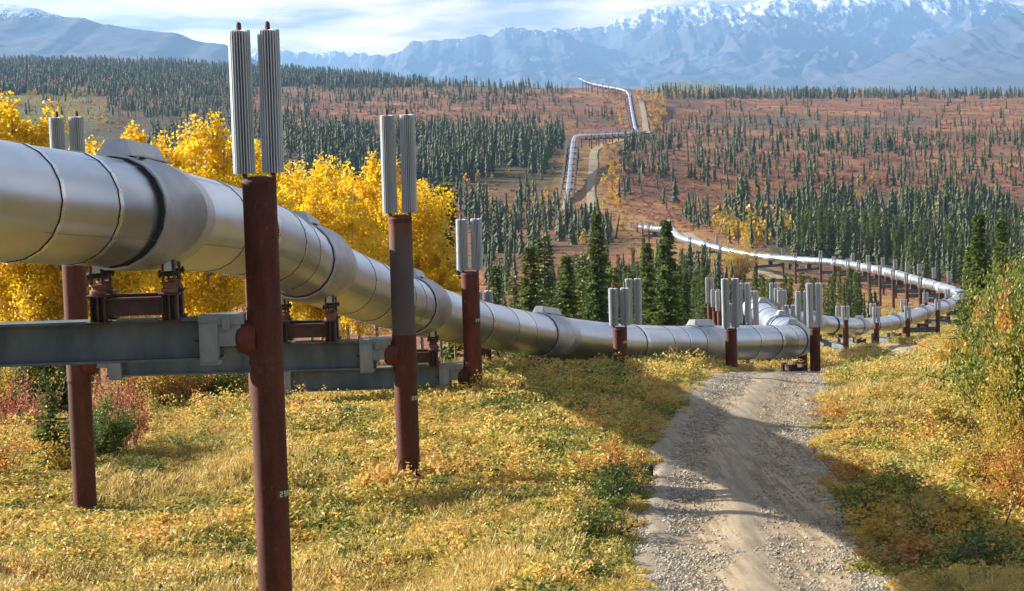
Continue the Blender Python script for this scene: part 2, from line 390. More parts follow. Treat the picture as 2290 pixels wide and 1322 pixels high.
TUNDRA = [(0,(0.11,0.115,0.04)),(0.2,(0.24,0.125,0.06)),(0.5,(0.31,0.105,0.068)),(0.75,(0.38,0.16,0.075)),(0.9,(0.52,0.31,0.07)),(1,(0.56,0.42,0.08))]
M_tundra = leafmat('tundra_shrub_leaf', TUNDRA, 0.2)
M_redleaf = leafmat('red_shrub_leaf', [(0,(0.26,0.06,0.035)),(0.5,(0.48,0.15,0.085)),(1,(0.64,0.27,0.17))], 0.35, False, leafw=0.8)
M_greenleaf = leafmat('green_bush_leaf', [(0,(0.045,0.080,0.016)),(0.4,(0.105,0.145,0.026)),(0.75,(0.22,0.25,0.04)),(1,(0.55,0.43,0.06))], 0.35, False, leafw=0.6)
M_yelleaf = leafmat('yellow_bush_leaf', [(0,(0.28,0.25,0.04)),(0.4,(0.50,0.37,0.05)),(0.75,(0.62,0.38,0.05)),(1,(0.62,0.24,0.05))], 0.38, False, leafw=0.7)
M_orgleaf = leafmat('orange_bush_leaf', [(0,(0.34,0.16,0.04)),(0.5,(0.58,0.25,0.045)),(1,(0.66,0.38,0.07))], 0.38, False, leafw=0.7)
M_fluff = simple('white_seed_fluff', (0.6,0.58,0.55), (0.75,0.73,0.7), 0.9, 0, 20)

# ground sheet material: base tint from a per-vertex field of soil/plant type, detail from noise
def groundmat():
    m, nt, b, o = mat('tundra_ground'); a = node(nt, 'ShaderNodeAttribute'); a.attribute_name = 'cover'
    n1 = noise(nt, 0.11, 9, 0.68, coord='Position'); n2 = noise(nt, 1.6, 6, 0.7, coord='Position')
    r1 = ramp(nt, [(0.34, (0.55,0.62,0.6)), (0.5,(1,1,1)), (0.66, (1.35,1.25,1.05))]); nt.links.new(n1.outputs[0], r1.inputs[0])
    r2 = ramp(nt, [(0.3, 0.62), (0.7, 1.3)]); nt.links.new(n2.outputs[0], r2.inputs[0])
    c = mixc(nt, 1.0, a.outputs['Color'], r1.outputs[0], 'MULTIPLY'); c = mixc(nt, 1.0, c, r2.outputs[0], 'MULTIPLY')
    nt.links.new(c, b.inputs['Base Color']); b.inputs['Roughness'].default_value = 0.95; b.inputs['Specular IOR Level'].default_value = 0.1
    bump(nt, b, n2.outputs[0], 0.8, 0.15); return m
M_ground = groundmat()
def roadmat():
    m, nt, b, o = mat('gravel_dirt')
    n1 = noise(nt, 0.8, 6, 0.6, coord='Position'); r1 = ramp(nt, [(0.3,(0.38,0.285,0.17)),(0.6,(0.47,0.36,0.22)),(0.8,(0.52,0.42,0.28))]); nt.links.new(n1.outputs[0], r1.inputs[0])
    v = node(nt, 'ShaderNodeTexVoronoi'); v.inputs['Scale'].default_value = 17; g = node(nt, 'ShaderNodeNewGeometry'); nt.links.new(g.outputs['Position'], v.inputs['Vector'])
    r2 = ramp(nt, [(0.0, 1.18), (0.5, 0.86), (1.0, 0.7)]); nt.links.new(v.outputs['Distance'], r2.inputs[0])
    n3 = noise(nt, 34, 4, 0.7, coord='Position'); r3 = ramp(nt, [(0.35, 0.78), (0.66, 1.2)]); nt.links.new(n3.outputs[0], r3.inputs[0])
    a = node(nt, 'ShaderNodeAttribute'); a.attribute_name = 'loose'
    peb = mixc(nt, 1.0, (0.35,0.295,0.215), r2.outputs[0], 'MULTIPLY')
    n8 = noise(nt, 1.0, 5, 0.6, coord='Position', sc3=(9, 0.45, 1)); r8 = ramp(nt, [(0.40, 0.66), (0.58, 1.14)]); nt.links.new(n8.outputs[0], r8.inputs[0])
    n9 = noise(nt, 75, 3, 0.75, coord='Position'); r9 = ramp(nt, [(0.38, 0.55), (0.55, 1.0), (0.68, 1.35)]); nt.links.new(n9.outputs[0], r9.inputs[0])
    q1 = mixc(nt, 1.0, r1.outputs[0], r8.outputs[0], 'MULTIPLY'); q1 = mixc(nt, 1.0, q1, r9.outputs[0], 'MULTIPLY')
    c = mixc(nt, a.outputs['Fac'], q1, peb); c = mixc(nt, 1.0, c, r3.outputs[0], 'MULTIPLY')
    nt.links.new(c, b.inputs['Base Color']); b.inputs['Roughness'].default_value = 0.95; b.inputs['Specular IOR Level'].default_value = 0.15
    mm = node(nt, 'ShaderNodeMath', operation='MULTIPLY'); nt.links.new(n3.outputs[0], mm.inputs[0]); mm.inputs[1].default_value = 1.0
    bump(nt, b, mm.outputs[0], 0.6, 0.03); return m
M_road = roadmat()
M_stone = simple('grey_gravel_stone', (0.17,0.145,0.11), (0.55,0.47,0.355), 0.85, 0, 5, 3)

# ------------------------------------------------------------------ cover zones (in ground coordinates, looked up through the map of what lies where)
def zone(px, py, a, b, c, d, s=12):
    f = lambda t, lo, hi: 1 / (1 + np.exp(-(t - lo) / s)) * (1 / (1 + np.exp((t - hi) / s)))
    return f(px, a, b) * f(py, c, d)
# far right-of-way / pipe path knots (photo px, py, distance)
PIPE_K = [(-900,330,17),(-420,395,21.5),(0,451,26),(290,479,29.5),(560,528,38.0),(700,600,44.4),(880,672,54),(1000,708,62.5),(1110,733,69.5),(1230,752,75),
 (1380,768,80),(1520,770,86),(1640,767,90),(1725,764,94),(1772,762,99),(1778,752,105),(1745,735,113),(1718,714,124),(1700,697,138),(1690,690,153),(1697,689,166),(1730,700,176),
 (1780,714,182),(1840,724,187),(1913,730,192),(1993,722,211),(2060,702,235),(2110,687,254),(2141,673,272),(2150,661,289),(2120,648,306),(2065,632,328),(2000,613,356),(1947,601,385),(1863,587,420),(1790,582,432),(1723,576,442),
 (1640,563,455),(1555,542,472),(1523,533,485),(1507,519,510),(1498,511,540),(1475,513,575),(1444,510,625),(1416,507,670),(1382,503,710),
 (1330,495,720),(1285,485,712),(1262,474,718),(1268,440,750),(1273,400,790),(1278,350,845),(1283,312,890),(1292,305,915),(1320,303,960),(1365,301,1040),(1410,298,1130),(1424,295,1180),(1420,285,1215),
 (1414,255,1330),(1409,225,1440),(1404,208,1500),(1388,200,1530),(1350,193,1600),(1322,187,1655),(1306,181,1700),(1296,176,1730)]
PK = [at(*k) for k in PIPE_K]
PPATH = dense(PK, 14)
_pp = np.array([[p.x, p.y] for p in PPATH])
def pipe_dist(x, y):
    x = np.asarray(x, float); y = np.asarray(y, float); best = np.full(x.shape, 1e9)
    for i in range(0, len(_pp) - 1, 2):
        ax, ay = _pp[i]; bx, by = _pp[min(i+2, len(_pp)-1)]; L = (bx-ax)**2 + (by-ay)**2 + 1e-9
        t = np.clip(((x-ax)*(bx-ax)+(y-ay)*(by-ay))/L, 0, 1)
        best = np.minimum(best, (x-ax-t*(bx-ax))**2 + (y-ay-t*(by-ay))**2)
    return np.sqrt(best)
ROAD2 = []
for px, py in [(1342,500),(1330,478),(1324,455),(1322,420),(1325,390),(1327,365),(1327,345),(1336,332),(1362,321),(1392,313)]:
    g = ground_at(px, py)
    if g: ROAD2.append(g)
ROAD3 = []
for px, py in [(1448,300),(1444,285),(1441,260),(1437,240),(1433,225),(1420,214),(1400,208)]:
    g = ground_at(px, py)
    if g: ROAD3.append(g)
ROAD4 = []
for px, py in [(1760,628),(1715,612),(1672,588),(1640,566),(1600,553),(1560,540),(1535,522)]:
    g = ground_at(px, py)
    if g: ROAD4.append(g)
def line_dist(x, y, pts):
    best = np.full(np.shape(x), 1e9)
    for i in range(len(pts) - 1):
        ax, ay = pts[i][0], pts[i][1]; bx, by = pts[i+1][0], pts[i+1][1]; L = (bx-ax)**2 + (by-ay)**2 + 1e-9
        t = np.clip(((x-ax)*(bx-ax)+(y-ay)*(by-ay))/L, 0, 1)
        best = np.minimum(best, (x-ax-t*(bx-ax))**2 + (y-ay-t*(by-ay))**2)
    return np.sqrt(best)
def row_clear(x, y):
    """distance-like measure to the cleared corridor: <1 inside"""
    p = pipe_dist(x, y) / np.where(np.asarray(y) > 700, 5.0, 10.0)
    q = np.minimum(line_dist(x, y, ROAD2), np.minimum(line_dist(x, y, ROAD3), line_dist(x, y, ROAD4))) / 6.0
    return np.minimum(p, q)

# ground sheet
ang = np.concatenate([np.linspace(-180, -40, 36)[:-1], np.linspace(-40, -14.6, 60)[:-1], np.linspace(-14.6, 14.6, 520), np.linspace(14.6, 40, 60)[1:], np.linspace(40, 180, 36)[1:]])
rad = np.concatenate([[0.3, 1.2], np.exp(np.linspace(math.log(2.6), math.log(24), 40))[:-1], np.exp(np.linspace(math.log(24), math.log(3800), 470)), np.exp(np.linspace(math.log(3800), math.log(20000), 50))[1:]])
AA, RR = np.meshgrid(np.radians(ang), rad)
GX = np.sin(AA) * RR; GY = np.cos(AA) * RR
# beside and behind the camera the sheet keeps the height it has at the edge of the mapped fan
def sheet_z(x, y, r, a):
    lim = R(26); aa = np.clip(a, -lim, lim); xs = np.sin(aa) * r; ys = np.cos(aa) * r
    z = gz(xs, ys); back = np.clip((np.abs(a) - lim) / R(40), 0, 1); back = back * back * (3 - 2 * back)
    zb = -1.75 + (fbm(x / 90, y / 90, 4, 3) - 0.5) * np.clip(r / 60, 0, 40) - np.clip(r / 60, 0, 18)
    zb = np.minimum(zb, -1.6)
    return z * (1 - back) + zb * back
GZ = sheet_z(GX, GY, RR, AA)
_m = (GY > 5) & (GY < 270) & (np.abs(GX) < 60)
GZ[_m] -= 0.16 * np.clip((2.15 - road_dist(GX[_m], GY[_m])) / 0.5, 0, 1) * np.clip(GY[_m] / 60, 1, 2.5)
nr, na = AA.shape
idx = np.arange(nr * na).reshape(nr, na)
q = np.stack([idx[:-1, :-1], idx[:-1, 1:], idx[1:, 1:], idx[1:, :-1]], -1).reshape(-1, 4)
me = bpy.data.meshes.new('ground'); V = np.stack([GX, GY, GZ], -1).reshape(-1, 3).astype(np.float32)
me.vertices.add(len(V)); me.vertices.foreach_set('co', V.ravel())
me.loops.add(len(q) * 4); me.loops.foreach_set('vertex_index', q[:, ::-1].ravel().astype(np.int32))
me.polygons.add(len(q)); me.polygons.foreach_set('loop_start', (np.arange(len(q)) * 4).astype(np.int32)); me.polygons.foreach_set('loop_total', np.full(len(q), 4, dtype=np.int32))
me.polygons.foreach_set('use_smooth', np.ones(len(q), dtype=bool)); me.materials.append(M_ground); me.update(calc_edges=True); me.validate()
X = V[:, 0].astype(float); Y = V[:, 1].astype(float); Z = V[:, 2].astype(float)
QX, QY = proj(X, np.maximum(Y, 1), Z)
def lerp(a, b, f): return a * (1 - f[:, None]) + np.array(b)[None, :] * f[:, None]
dd = np.hypot(X, Y)
C = np.tile(np.array([[0.15, 0.115, 0.05]]), (len(V), 1))
nz = fbm(X / 25, Y / 25, 4, 21); nz2 = fbm(X / 7, Y / 7, 4, 31)
far = 1 / (1 + np.exp(-(dd - 130) / 20))
C = lerp(C, (0.21, 0.088, 0.052), far)
C = lerp(C, (0.34, 0.17, 0.05), far * np.clip((nz - 0.52) * 5, 0, 1) * 0.8)
C = lerp(C, (0.10, 0.085, 0.035), far * np.clip((0.46 - nz) * 5, 0, 1) * 0.8)
fz = np.maximum.reduce([zone(QX, QY, -400, 540, 100, 215), zone(QX, QY, 560, 1270, 292, 440), zone(QX, QY, 1700, 2900, 430, 610), zone(QX, QY, 480, 1270, 100, 195), zone(QX, QY, -2000, 520, 240, 500)])
C = lerp(C, (0.065, 0.068, 0.028), far * fz * 0.85)
gm = np.maximum(zone(QX, QY, -900, 220, 208, 236, 5), zone(QX, QY, -900, 240, 236, 275, 6))
C = lerp(C, (0.14, 0.145, 0.045), far * gm * 0.9)
sc_ = zone(QX, QY, 1580, 2100, 262, 284, 3)
C = lerp(C, (0.085, 0.085, 0.055), far * sc_ * 0.8)
inr = (Y > 60) & (np.abs(X) < 300) & (Y < 2000)
rc = np.full(len(V), 9.0); rc[inr] = row_clear(X[inr], Y[inr])
C = lerp(C, (0.31, 0.185, 0.06), np.clip(1.35 - rc, 0, 1) * (0.55 + 0.45 * nz2) * np.clip((dd - 60) / 60, 0, 1))
C = lerp(C, (0.36, 0.26, 0.10), np.clip(1.6 - rc, 0, 1) * np.clip((dd - 90) / 20, 0, 1) * np.clip((330 - dd) / 60, 0, 1))
C = lerp(C, (0.16, 0.14, 0.08), 1 / (1 + np.exp(-(dd - 6000) / 600)))
ca = me.color_attributes.new('cover', 'FLOAT_COLOR', 'POINT'); ca.data.foreach_set('color', np.concatenate([C, np.ones((len(V), 1))], 1).astype(np.float32).ravel())
setp(link('ground', me), kind='structure')

# roads
def road(name, pts, w, matl, lift=0.03, nlat=25, ruts=True):
    P = [Vector((p[0], p[1], 0)) for p in pts]; V = []; L = []; n = len(P)
    for i, p in enumerate(P):
        t = (P[min(i+1, n-1)] - P[max(i-1, 0)]).normalized(); nn = Vector((t.y, -t.x, 0))
        for k in range(nlat):
            s = -1 + 2 * k / (nlat - 1); wob = 0.22 * (fbm(np.array([i * 0.05 + (50 if s > 0 else 0)]), np.array([3.1]), 2, 8)[0] - 0.5) * w * max(0, (abs(s) - 0.6) / 0.4)
            x = p + nn * (s * w / 2 + wob * (1 if s > 0 else -1)); V.append((x.x, x.y)); L.append(s)
    V = np.array(V); L = np.array(L); z = gz(V[:, 0], V[:, 1]) + lift - 0.05 * np.clip((np.abs(L) - 0.86) / 0.14, 0, 1)
    if ruts:
        z = z + 0.035 * np.exp(-((np.abs(L) - 0.02) / 0.15) ** 2) - 0.035 * np.exp(-((np.abs(L) - 0.45) / 0.16) ** 2) + 0.03 * np.exp(-((L + 0.85) / 0.15) ** 2)
        z = z + (fbm(V[:, 0] * 3, V[:, 1] * 1.1, 3, 4) - 0.5) * 0.05
    Fc = []
    for i in range(n - 1):
        for k in range(nlat - 1):
            a = i * nlat + k; Fc.append((a, a + 1, a + nlat + 1, a + nlat))
    me = mesh_np(name, np.column_stack([V, z]), [f[::-1] for f in Fc] if False else Fc, matl, True)
    loose = np.clip(0.85 * np.exp(-((L + 0.80) / 0.24) ** 2) + 0.5 * np.exp(-((L - 0.93) / 0.14) ** 2) + 0.55 * np.exp(-((L - 0.02) / 0.13) ** 2), 0, 1)
    loose = np.clip(loose * (0.5 + 1.1 * fbm(V[:, 0] * 1.3, V[:, 1] * 0.9, 3, 14)), 0, 1)
    a = me.attributes.new('loose', 'FLOAT', 'POINT'); a.data.foreach_set('value', loose.astype(np.float32))
    return setp(link(name, me), kind='structure')
RD = dense([(x, y, 0) for x, y in ROAD], 26)
road('gravel_road', [(p.x, p.y) for p in RD], 3.9, M_road)
road('gravel_road', [(p.x, p.y) for p in dense([(a, b, 0) for a, b, c in ROAD2], 12)], 3.2, M_road, 0.25, 7, False)
road('gravel_road', [(p.x, p.y) for p in dense([(a, b, 0) for a, b, c in ROAD3], 12)], 3.8, M_road, 0.4, 7, False)
road('gravel_road', [(p.x, p.y) for p in dense([(a, b, 0) for a, b, c in ROAD4], 12)], 3.2, M_road, 0.2, 7, False)

# ------------------------------------------------------------------ mountains
def mountain(name, base_d, crest_d, back_d, prof, seed, nx=520, ny=150, gull=9.0, rough=1.0, matl=None, zlow=-160, sharp=0.85, jag=1.0):
    """prof: crest line (photo px, py) seen at distance crest_d"""
    P = sorted(prof); px = np.array([p[0] for p in P], float)
    zz = np.array([at(p[0], p[1], crest_d).z for p in P]); xs = np.array([at(p[0], p[1], crest_d).x for p in P])
    X0, X1 = xs.min(), xs.max(); gx = np.linspace(X0, X1, nx); crest = np.interp(gx, xs, zz)
    crest = crest + (fbm(gx / ((X1 - X0) / 60), gx * 0 + seed, 5, seed) - 0.5) * crest_d * jag * 0.0052
    k = max(1, nx // 260)
    gy = np.concatenate([np.linspace(base_d, crest_d, ny), np.linspace(crest_d, back_d, ny // 4)[1:]])
    XX, YY = np.meshgrid(gx, gy); CR = np.tile(crest, (len(gy), 1))
    XXs = XX * crest_d / np.maximum(crest_d, 1)  # plan coordinates
    t = np.where(YY <= crest_d, (YY - base_d) / (crest_d - base_d), 1 - (YY - crest_d) / (back_d - crest_d)); t = np.clip(t, 0, 1)
    wl_ = (X1 - X0) / gull
    warp = (fbm(XX / wl_ * 1.3, YY / wl_ * 0.8, 3, seed + 5) - 0.5) * 2.6
    n = 0; a = 1.0; tot = 0
    for o in range(6):
        f = 2 ** o / wl_
        v = vnoise(XX * f + warp * (1 + o * 0.25), YY * f * 0.55 + warp * 0.6, seed + o * 7)
        n = n + a * (1 - np.abs(2 * v - 1)); tot += a; a *= 0.52
    n = (n / tot) ** 1.25
    H = np.maximum(CR - zlow, 1)
    env = t ** sharp
    damp = np.clip((1 - t) * 6, 0, 1)
    z = zlow + H * env * (1 - rough * 0.62 * (1 - n) * np.clip(4 * t * (1.0 - t) + 0.25 * t, 0, 1) * damp)
    z += (fbm(XX / wl_ * 9, YY / wl_ * 9, 4, seed + 50) - 0.5) * H * 0.035 * np.clip(t * 3, 0, 1)
    V = np.stack([XX, YY, z], -1).reshape(-1, 3); ny_, nx_ = XX.shape; idx = np.arange(ny_ * nx_).reshape(ny_, nx_)
    Fq = np.stack([idx[:-1, :-1], idx[:-1, 1:], idx[1:, 1:], idx[1:, :-1]], -1).reshape(-1, 4)
    me = bpy.data.meshes.new(name); me.vertices.add(len(V)); me.vertices.foreach_set('co', V.astype(np.float32).ravel())
    me.loops.add(len(Fq) * 4); me.loops.foreach_set('vertex_index', Fq.ravel().astype(np.int32)); me.polygons.add(len(Fq))
    me.polygons.foreach_set('loop_start', (np.arange(len(Fq)) * 4).astype(np.int32)); me.polygons.foreach_set('loop_total', np.full(len(Fq), 4, dtype=np.int32))
    me.polygons.foreach_set('use_smooth', np.ones(len(Fq), dtype=bool)); me.materials.append(matl); me.update(calc_edges=True); me.validate()
    return setp(link(name, me), kind='structure')
def rockmat(name, low, rock, snow_z, band, lowz=None, patch=0.5, sn_sc=0.0012):
    m, nt, b, o = mat(name); g = node(nt, 'ShaderNodeNewGeometry'); sx = node(nt, 'ShaderNodeSeparateXYZ'); nt.links.new(g.outputs['Position'], sx.inputs[0])
    n1 = noise(nt, sn_sc * 2.2, 10, 0.72, coord='Position', sc3=(5.5, 1.0, 1.3)); n2 = noise(nt, sn_sc * 0.6, 6, 0.6, coord='Position')
    r = ramp(nt, [(0.35, low), (0.65, rock)]); nt.links.new(n2.outputs[0], r.inputs[0])
    base = r.outputs[0]
    if lowz:
        mr0 = node(nt, 'ShaderNodeMapRange'); mr0.inputs[1].default_value = lowz[0]; mr0.inputs[2].default_value = lowz[1]; nt.links.new(sx.outputs[2], mr0.inputs[0])
        base = mixc(nt, mr0.outputs[0], lowz[2], base)
    mm = node(nt, 'ShaderNodeMath', operation='MULTIPLY_ADD'); mm.inputs[1].default_value = band * 5.2; nt.links.new(n1.outputs[0], mm.inputs[0]); nt.links.new(sx.outputs[2], mm.inputs[2])
    sn = node(nt, 'ShaderNodeSeparateXYZ'); nt.links.new(g.outputs['Normal'], sn.inputs[0])
    m2 = node(nt, 'ShaderNodeMath', operation='MULTIPLY_ADD'); m2.inputs[1].default_value = band * 1.2; nt.links.new(sn.outputs[2], m2.inputs[0]); nt.links.new(mm.outputs[0], m2.inputs[2])
    mr = node(nt, 'ShaderNodeMapRange'); mr.inputs[1].default_value = snow_z + band * 3.2; mr.inputs[2].default_value = snow_z + band * 3.7; nt.links.new(m2.outputs[0], mr.inputs[0])
    c = mixc(nt, mr.outputs[0], base, (0.66, 0.70, 0.76)); nt.links.new(c, b.inputs['Base Color']); b.inputs['Roughness'].default_value = 0.95
    b.inputs['Specular IOR Level'].default_value = 0.1
    return m
M_mtn = rockmat('snowy_rock', (0.04,0.042,0.05), (0.085,0.08,0.082), 575, 240, sn_sc=0.0019)
M_mtn2 = rockmat('snow_streaked_rock', (0.035,0.04,0.05), (0.065,0.062,0.065), 520, 200, sn_sc=0.0022)
M_left = rockmat('tundra_mountain', (0.05,0.06,0.065), (0.10,0.09,0.085), 372, 42, (70, 175, (0.20,0.095,0.08)), sn_sc=0.007)
M_mid = rockmat('low_range_rock', (0.08,0.07,0.07), (0.15,0.14,0.13), 330, 100, sn_sc=0.002)
# far right high range, crest above the frame
mountain('mountain_range', 13500, 17200, 19300, [(1150,150),(1210,80),(1260,66),(1330,62),(1400,36),(1450,22),(1500,14),(1545,15),(1590,4),(1640,13),(1690,8),(1715,0),(1760,-12),(1800,-5),(1860,-16),(1930,-22),(1980,-12),(2040,-20),(2110,-25),(2180,-16),(2230,-6),(2262,9),(2310,8),(2420,0),(2700,20),(3100,60)], 3, gull=13, matl=M_mtn, zlow=-150, rough=1.15, jag=0.65)
mountain('mountain_range', 11500, 15500, 18500, [(560,190),(700,160),(800,140),(840,128),(900,108),(930,97),(960,86),(1010,85),(1060,85),(1100,76),(1140,64),(1200,64),(1260,72),(1300,92),(1380,112),(1450,82),(1540,50),(1640,28),(1710,20),(1760,32),(1850,62),(1920,90),(2000,120),(2100,150),(2300,190)], 23, gull=13, matl=M_mtn2, zlow=-130, rough=1.05)
mountain('mountain_range', 9000, 12500, 15500, [(1500,215),(1700,198),(1850,180),(1960,140),(2060,100),(2150,68),(2230,45),(2320,20),(2500,-10),(2900,30),(3300,120)], 41, gull=9, matl=M_mtn2, zlow=-110, rough=0.7)
mountain('mountain_range', 17600, 18600, 19400, [(300,180),(520,125),(600,112),(640,116),(690,122),(740,116),(800,118),(850,124),(920,130),(1100,170),(1300,200)], 57, gull=9, matl=M_mid, zlow=-110, rough=0.8)
mountain('mountain', 6800, 9800, 12500, [(-2200,150),(-1500,60),(-700,-30),(-300,-20),(0,5),(60,14),(100,27),(190,37),(230,55),(300,62),(380,70),(430,87),(500,101),(560,128),(640,165),(760,205),(900,235)], 71, gull=6, jag=0.45, matl=M_left, zlow=-110, rough=0.42, sharp=0.8)
def hillmat():
    m, nt, b, o = mat('distant_forest_hill'); n = noise(nt, 0.02, 8, 0.7, coord='Position'); r = ramp(nt, [(0.35,(0.02,0.035,0.02)),(0.6,(0.045,0.06,0.03)),(0.75,(0.12,0.10,0.04))]); nt.links.new(n.outputs[0], r.inputs[0])
    nt.links.new(r.outputs[0], b.inputs['Base Color']); b.inputs['Roughness'].default_value = 1.0; return m
mountain('distant_hill', 4600, 5400, 6200, [(1420,205),(1470,188),(1500,184),(1540,182),(1580,186),(1620,195),(1680,208)], 88, nx=220, ny=60, gull=8, jag=0.6, matl=hillmat(), zlow=-25, rough=0.3)

# haze
HB = MB(); HB.box((0, 0, 290), (41000, 41000, 1340))
mh = bpy.data.materials.new('air_haze'); mh.use_nodes = True; nt = mh.node_tree; nt.nodes.clear()
o_ = nt.nodes.new('ShaderNodeOutputMaterial'); pv = nt.nodes.new('ShaderNodeVolumePrincipled'); nt.links.new(pv.outputs[0], o_.inputs['Volume'])
pv.inputs['Density'].default_value = 4.5e-5; pv.inputs['Color'].default_value = (0.33, 0.60, 1.0, 1); pv.inputs['Anisotropy'].default_value = 0.25
setp(HB.build('haze', mh), kind='stuff')

# ------------------------------------------------------------------ pipeline path by arc length
PA = np.array([[p.x, p.y, p.z] for p in PPATH]); _seg = np.linalg.norm(np.diff(PA, axis=0), axis=1); _S = np.concatenate([[0], np.cumsum(_seg)])
_sf = np.arange(0, _S[-1], 0.25); PF = np.stack([np.interp(_sf, _S, PA[:, i]) for i in range(3)], 1)
def sm(a, n):
    k = np.ones(n) / n; return np.stack([np.convolve(np.pad(a[:, i], (n//2, n//2), mode='edge'), k, 'valid')[:len(a)] for i in range(3)], 1)
PF = sm(sm(PF, 9), 9)

SMAX = float(_sf[-1])
def PP(s): return Vector([float(np.interp(s, _sf, PF[:, i])) for i in range(3)])
def PT(s): return (PP(min(s + 0.3, SMAX)) - PP(max(s - 0.3, 0))).normalized()
def frame(s):
    p = PP(s); t = PT(s); n = t.cross(Vector((0, 0, 1))).normalized(); u = n.cross(t).normalized(); return p, t, n, u
def s_near(x, y, lo=0, hi=1e9):
    d = np.hypot(PF[:, 0] - x, PF[:, 1] - y) + np.where((_sf < lo) | (_sf > hi), 1e6, 0); return float(_sf[int(np.argmin(d))])
RP = 0.705
pipeline = empty('pipeline', PP(0), 'long silver insulated pipeline running from the left foreground and zigzagging over the hills', 'pipeline')
def ptube(name, s0, s1, r, m, n=48, step=0.5, r2=None, lip=True):
    k = max(2, int(math.ceil((s1 - s0) / step)) + 1); mb = []; Fc = []; o = PP(s0); V = []
    for i in range(k):
        s = s0 + (s1 - s0) * i / (k - 1); p, t, nn, u = frame(s); rr = r if r2 is None else r + (r2 - r) * i / (k - 1)
        V += [p - o + (nn * math.sin(2*math.pi*q/n) + u * math.cos(2*math.pi*q/n)) * rr for q in range(n)]
    for i in range(k - 1):
        for q in range(n):
            q2 = (q+1) % n; Fc.append((i*n+q, i*n+q2, (i+1)*n+q2, (i+1)*n+q))
    if lip: Fc += [tuple(range(n-1, -1, -1)), tuple((k-1)*n + q for q in range(n))]
    me = mesh_np(name, [tuple(v) for v in V], Fc, m); shade(me, 40)
    ob = link(name, me, pipeline); ob.location = o - pipeline.location; return ob
def saddle(s, n=48, flip=False):
    V = []; Fc = []; o = PP(s); sg = -1 if flip else 1
    rows = 9
    for i in range(rows):
        for q in range(n):
            th = 2*math.pi*q/n; w = math.sin(th) ** 2; cr_ = -0.62 + 0.80 * w; ed = 0.42 + 0.62 * w
            lvl = [(-0.86, 0.0), (-0.86, 0.045), (-0.72, 0.05), (-0.70, 0.035), (cr_ - 0.04 if w > .05 else -0.68, 0.035 + 0.205 * w), (cr_, 0.045 + 0.215 * w), ((cr_ + ed) / 2, 0.045 + 0.165 * w), (ed, 0.04 + 0.115 * w), (ed + 0.01, 0.0)][i]
            p, t, nn, u = frame(s + sg * lvl[0]); V.append(p - o + (nn * math.sin(th) + u * math.cos(th)) * (RP + lvl[1]))
    for i in range(rows - 1):
        for q in range(n):
            q2 = (q+1) % n; f = (i*n+q, i*n+q2, (i+1)*n+q2, (i+1)*n+q); Fc.append(f[::-1] if flip else f)
    me = mesh_np('saddle_cover', [tuple(v) for v in V], Fc, M_saddle); shade(me, 28)
    ob = link('saddle_cover', me, pipeline); ob.location = o - pipeline.location
def topcap(s):
    p, t, n, u = frame(s); mb = MB(); L = 0.80; z0 = RP + 0.055
    V = []
    for a, e in ((-L, 0), (-L + 0.05, 1), (L - 0.05, 1), (L, 0)):
        for w, h in ((-0.24, 0.0), (-0.13, 0.20), (0.13, 0.20), (0.24, 0.0)):
            V.append(t * a + n * w + u * (z0 - (0.03 if h == 0 else 0) + h * e))
    Fc = []
    for i in range(3):
        for k in range(3): a = i*4+k; Fc.append((a, a+1, a+5, a+4))
    Fc += [(0,4,8,12), (3,15,11,7), (0,1,2,3), (15,14,13,12)]
    mb.add(V, Fc); ob = mb.build('saddle_top_cap', M_cap, pipeline); ob.location = p - pipeline.location
    mb2 = MB()
    for w in (-0.30, 0.30): mb2.box(t * 0 + n * w + u * (z0 - 0.03), (0.07, 1.5, 0.02), (n, t, u))
    o2 = mb2.build('cap_flange', M_cap, ob)
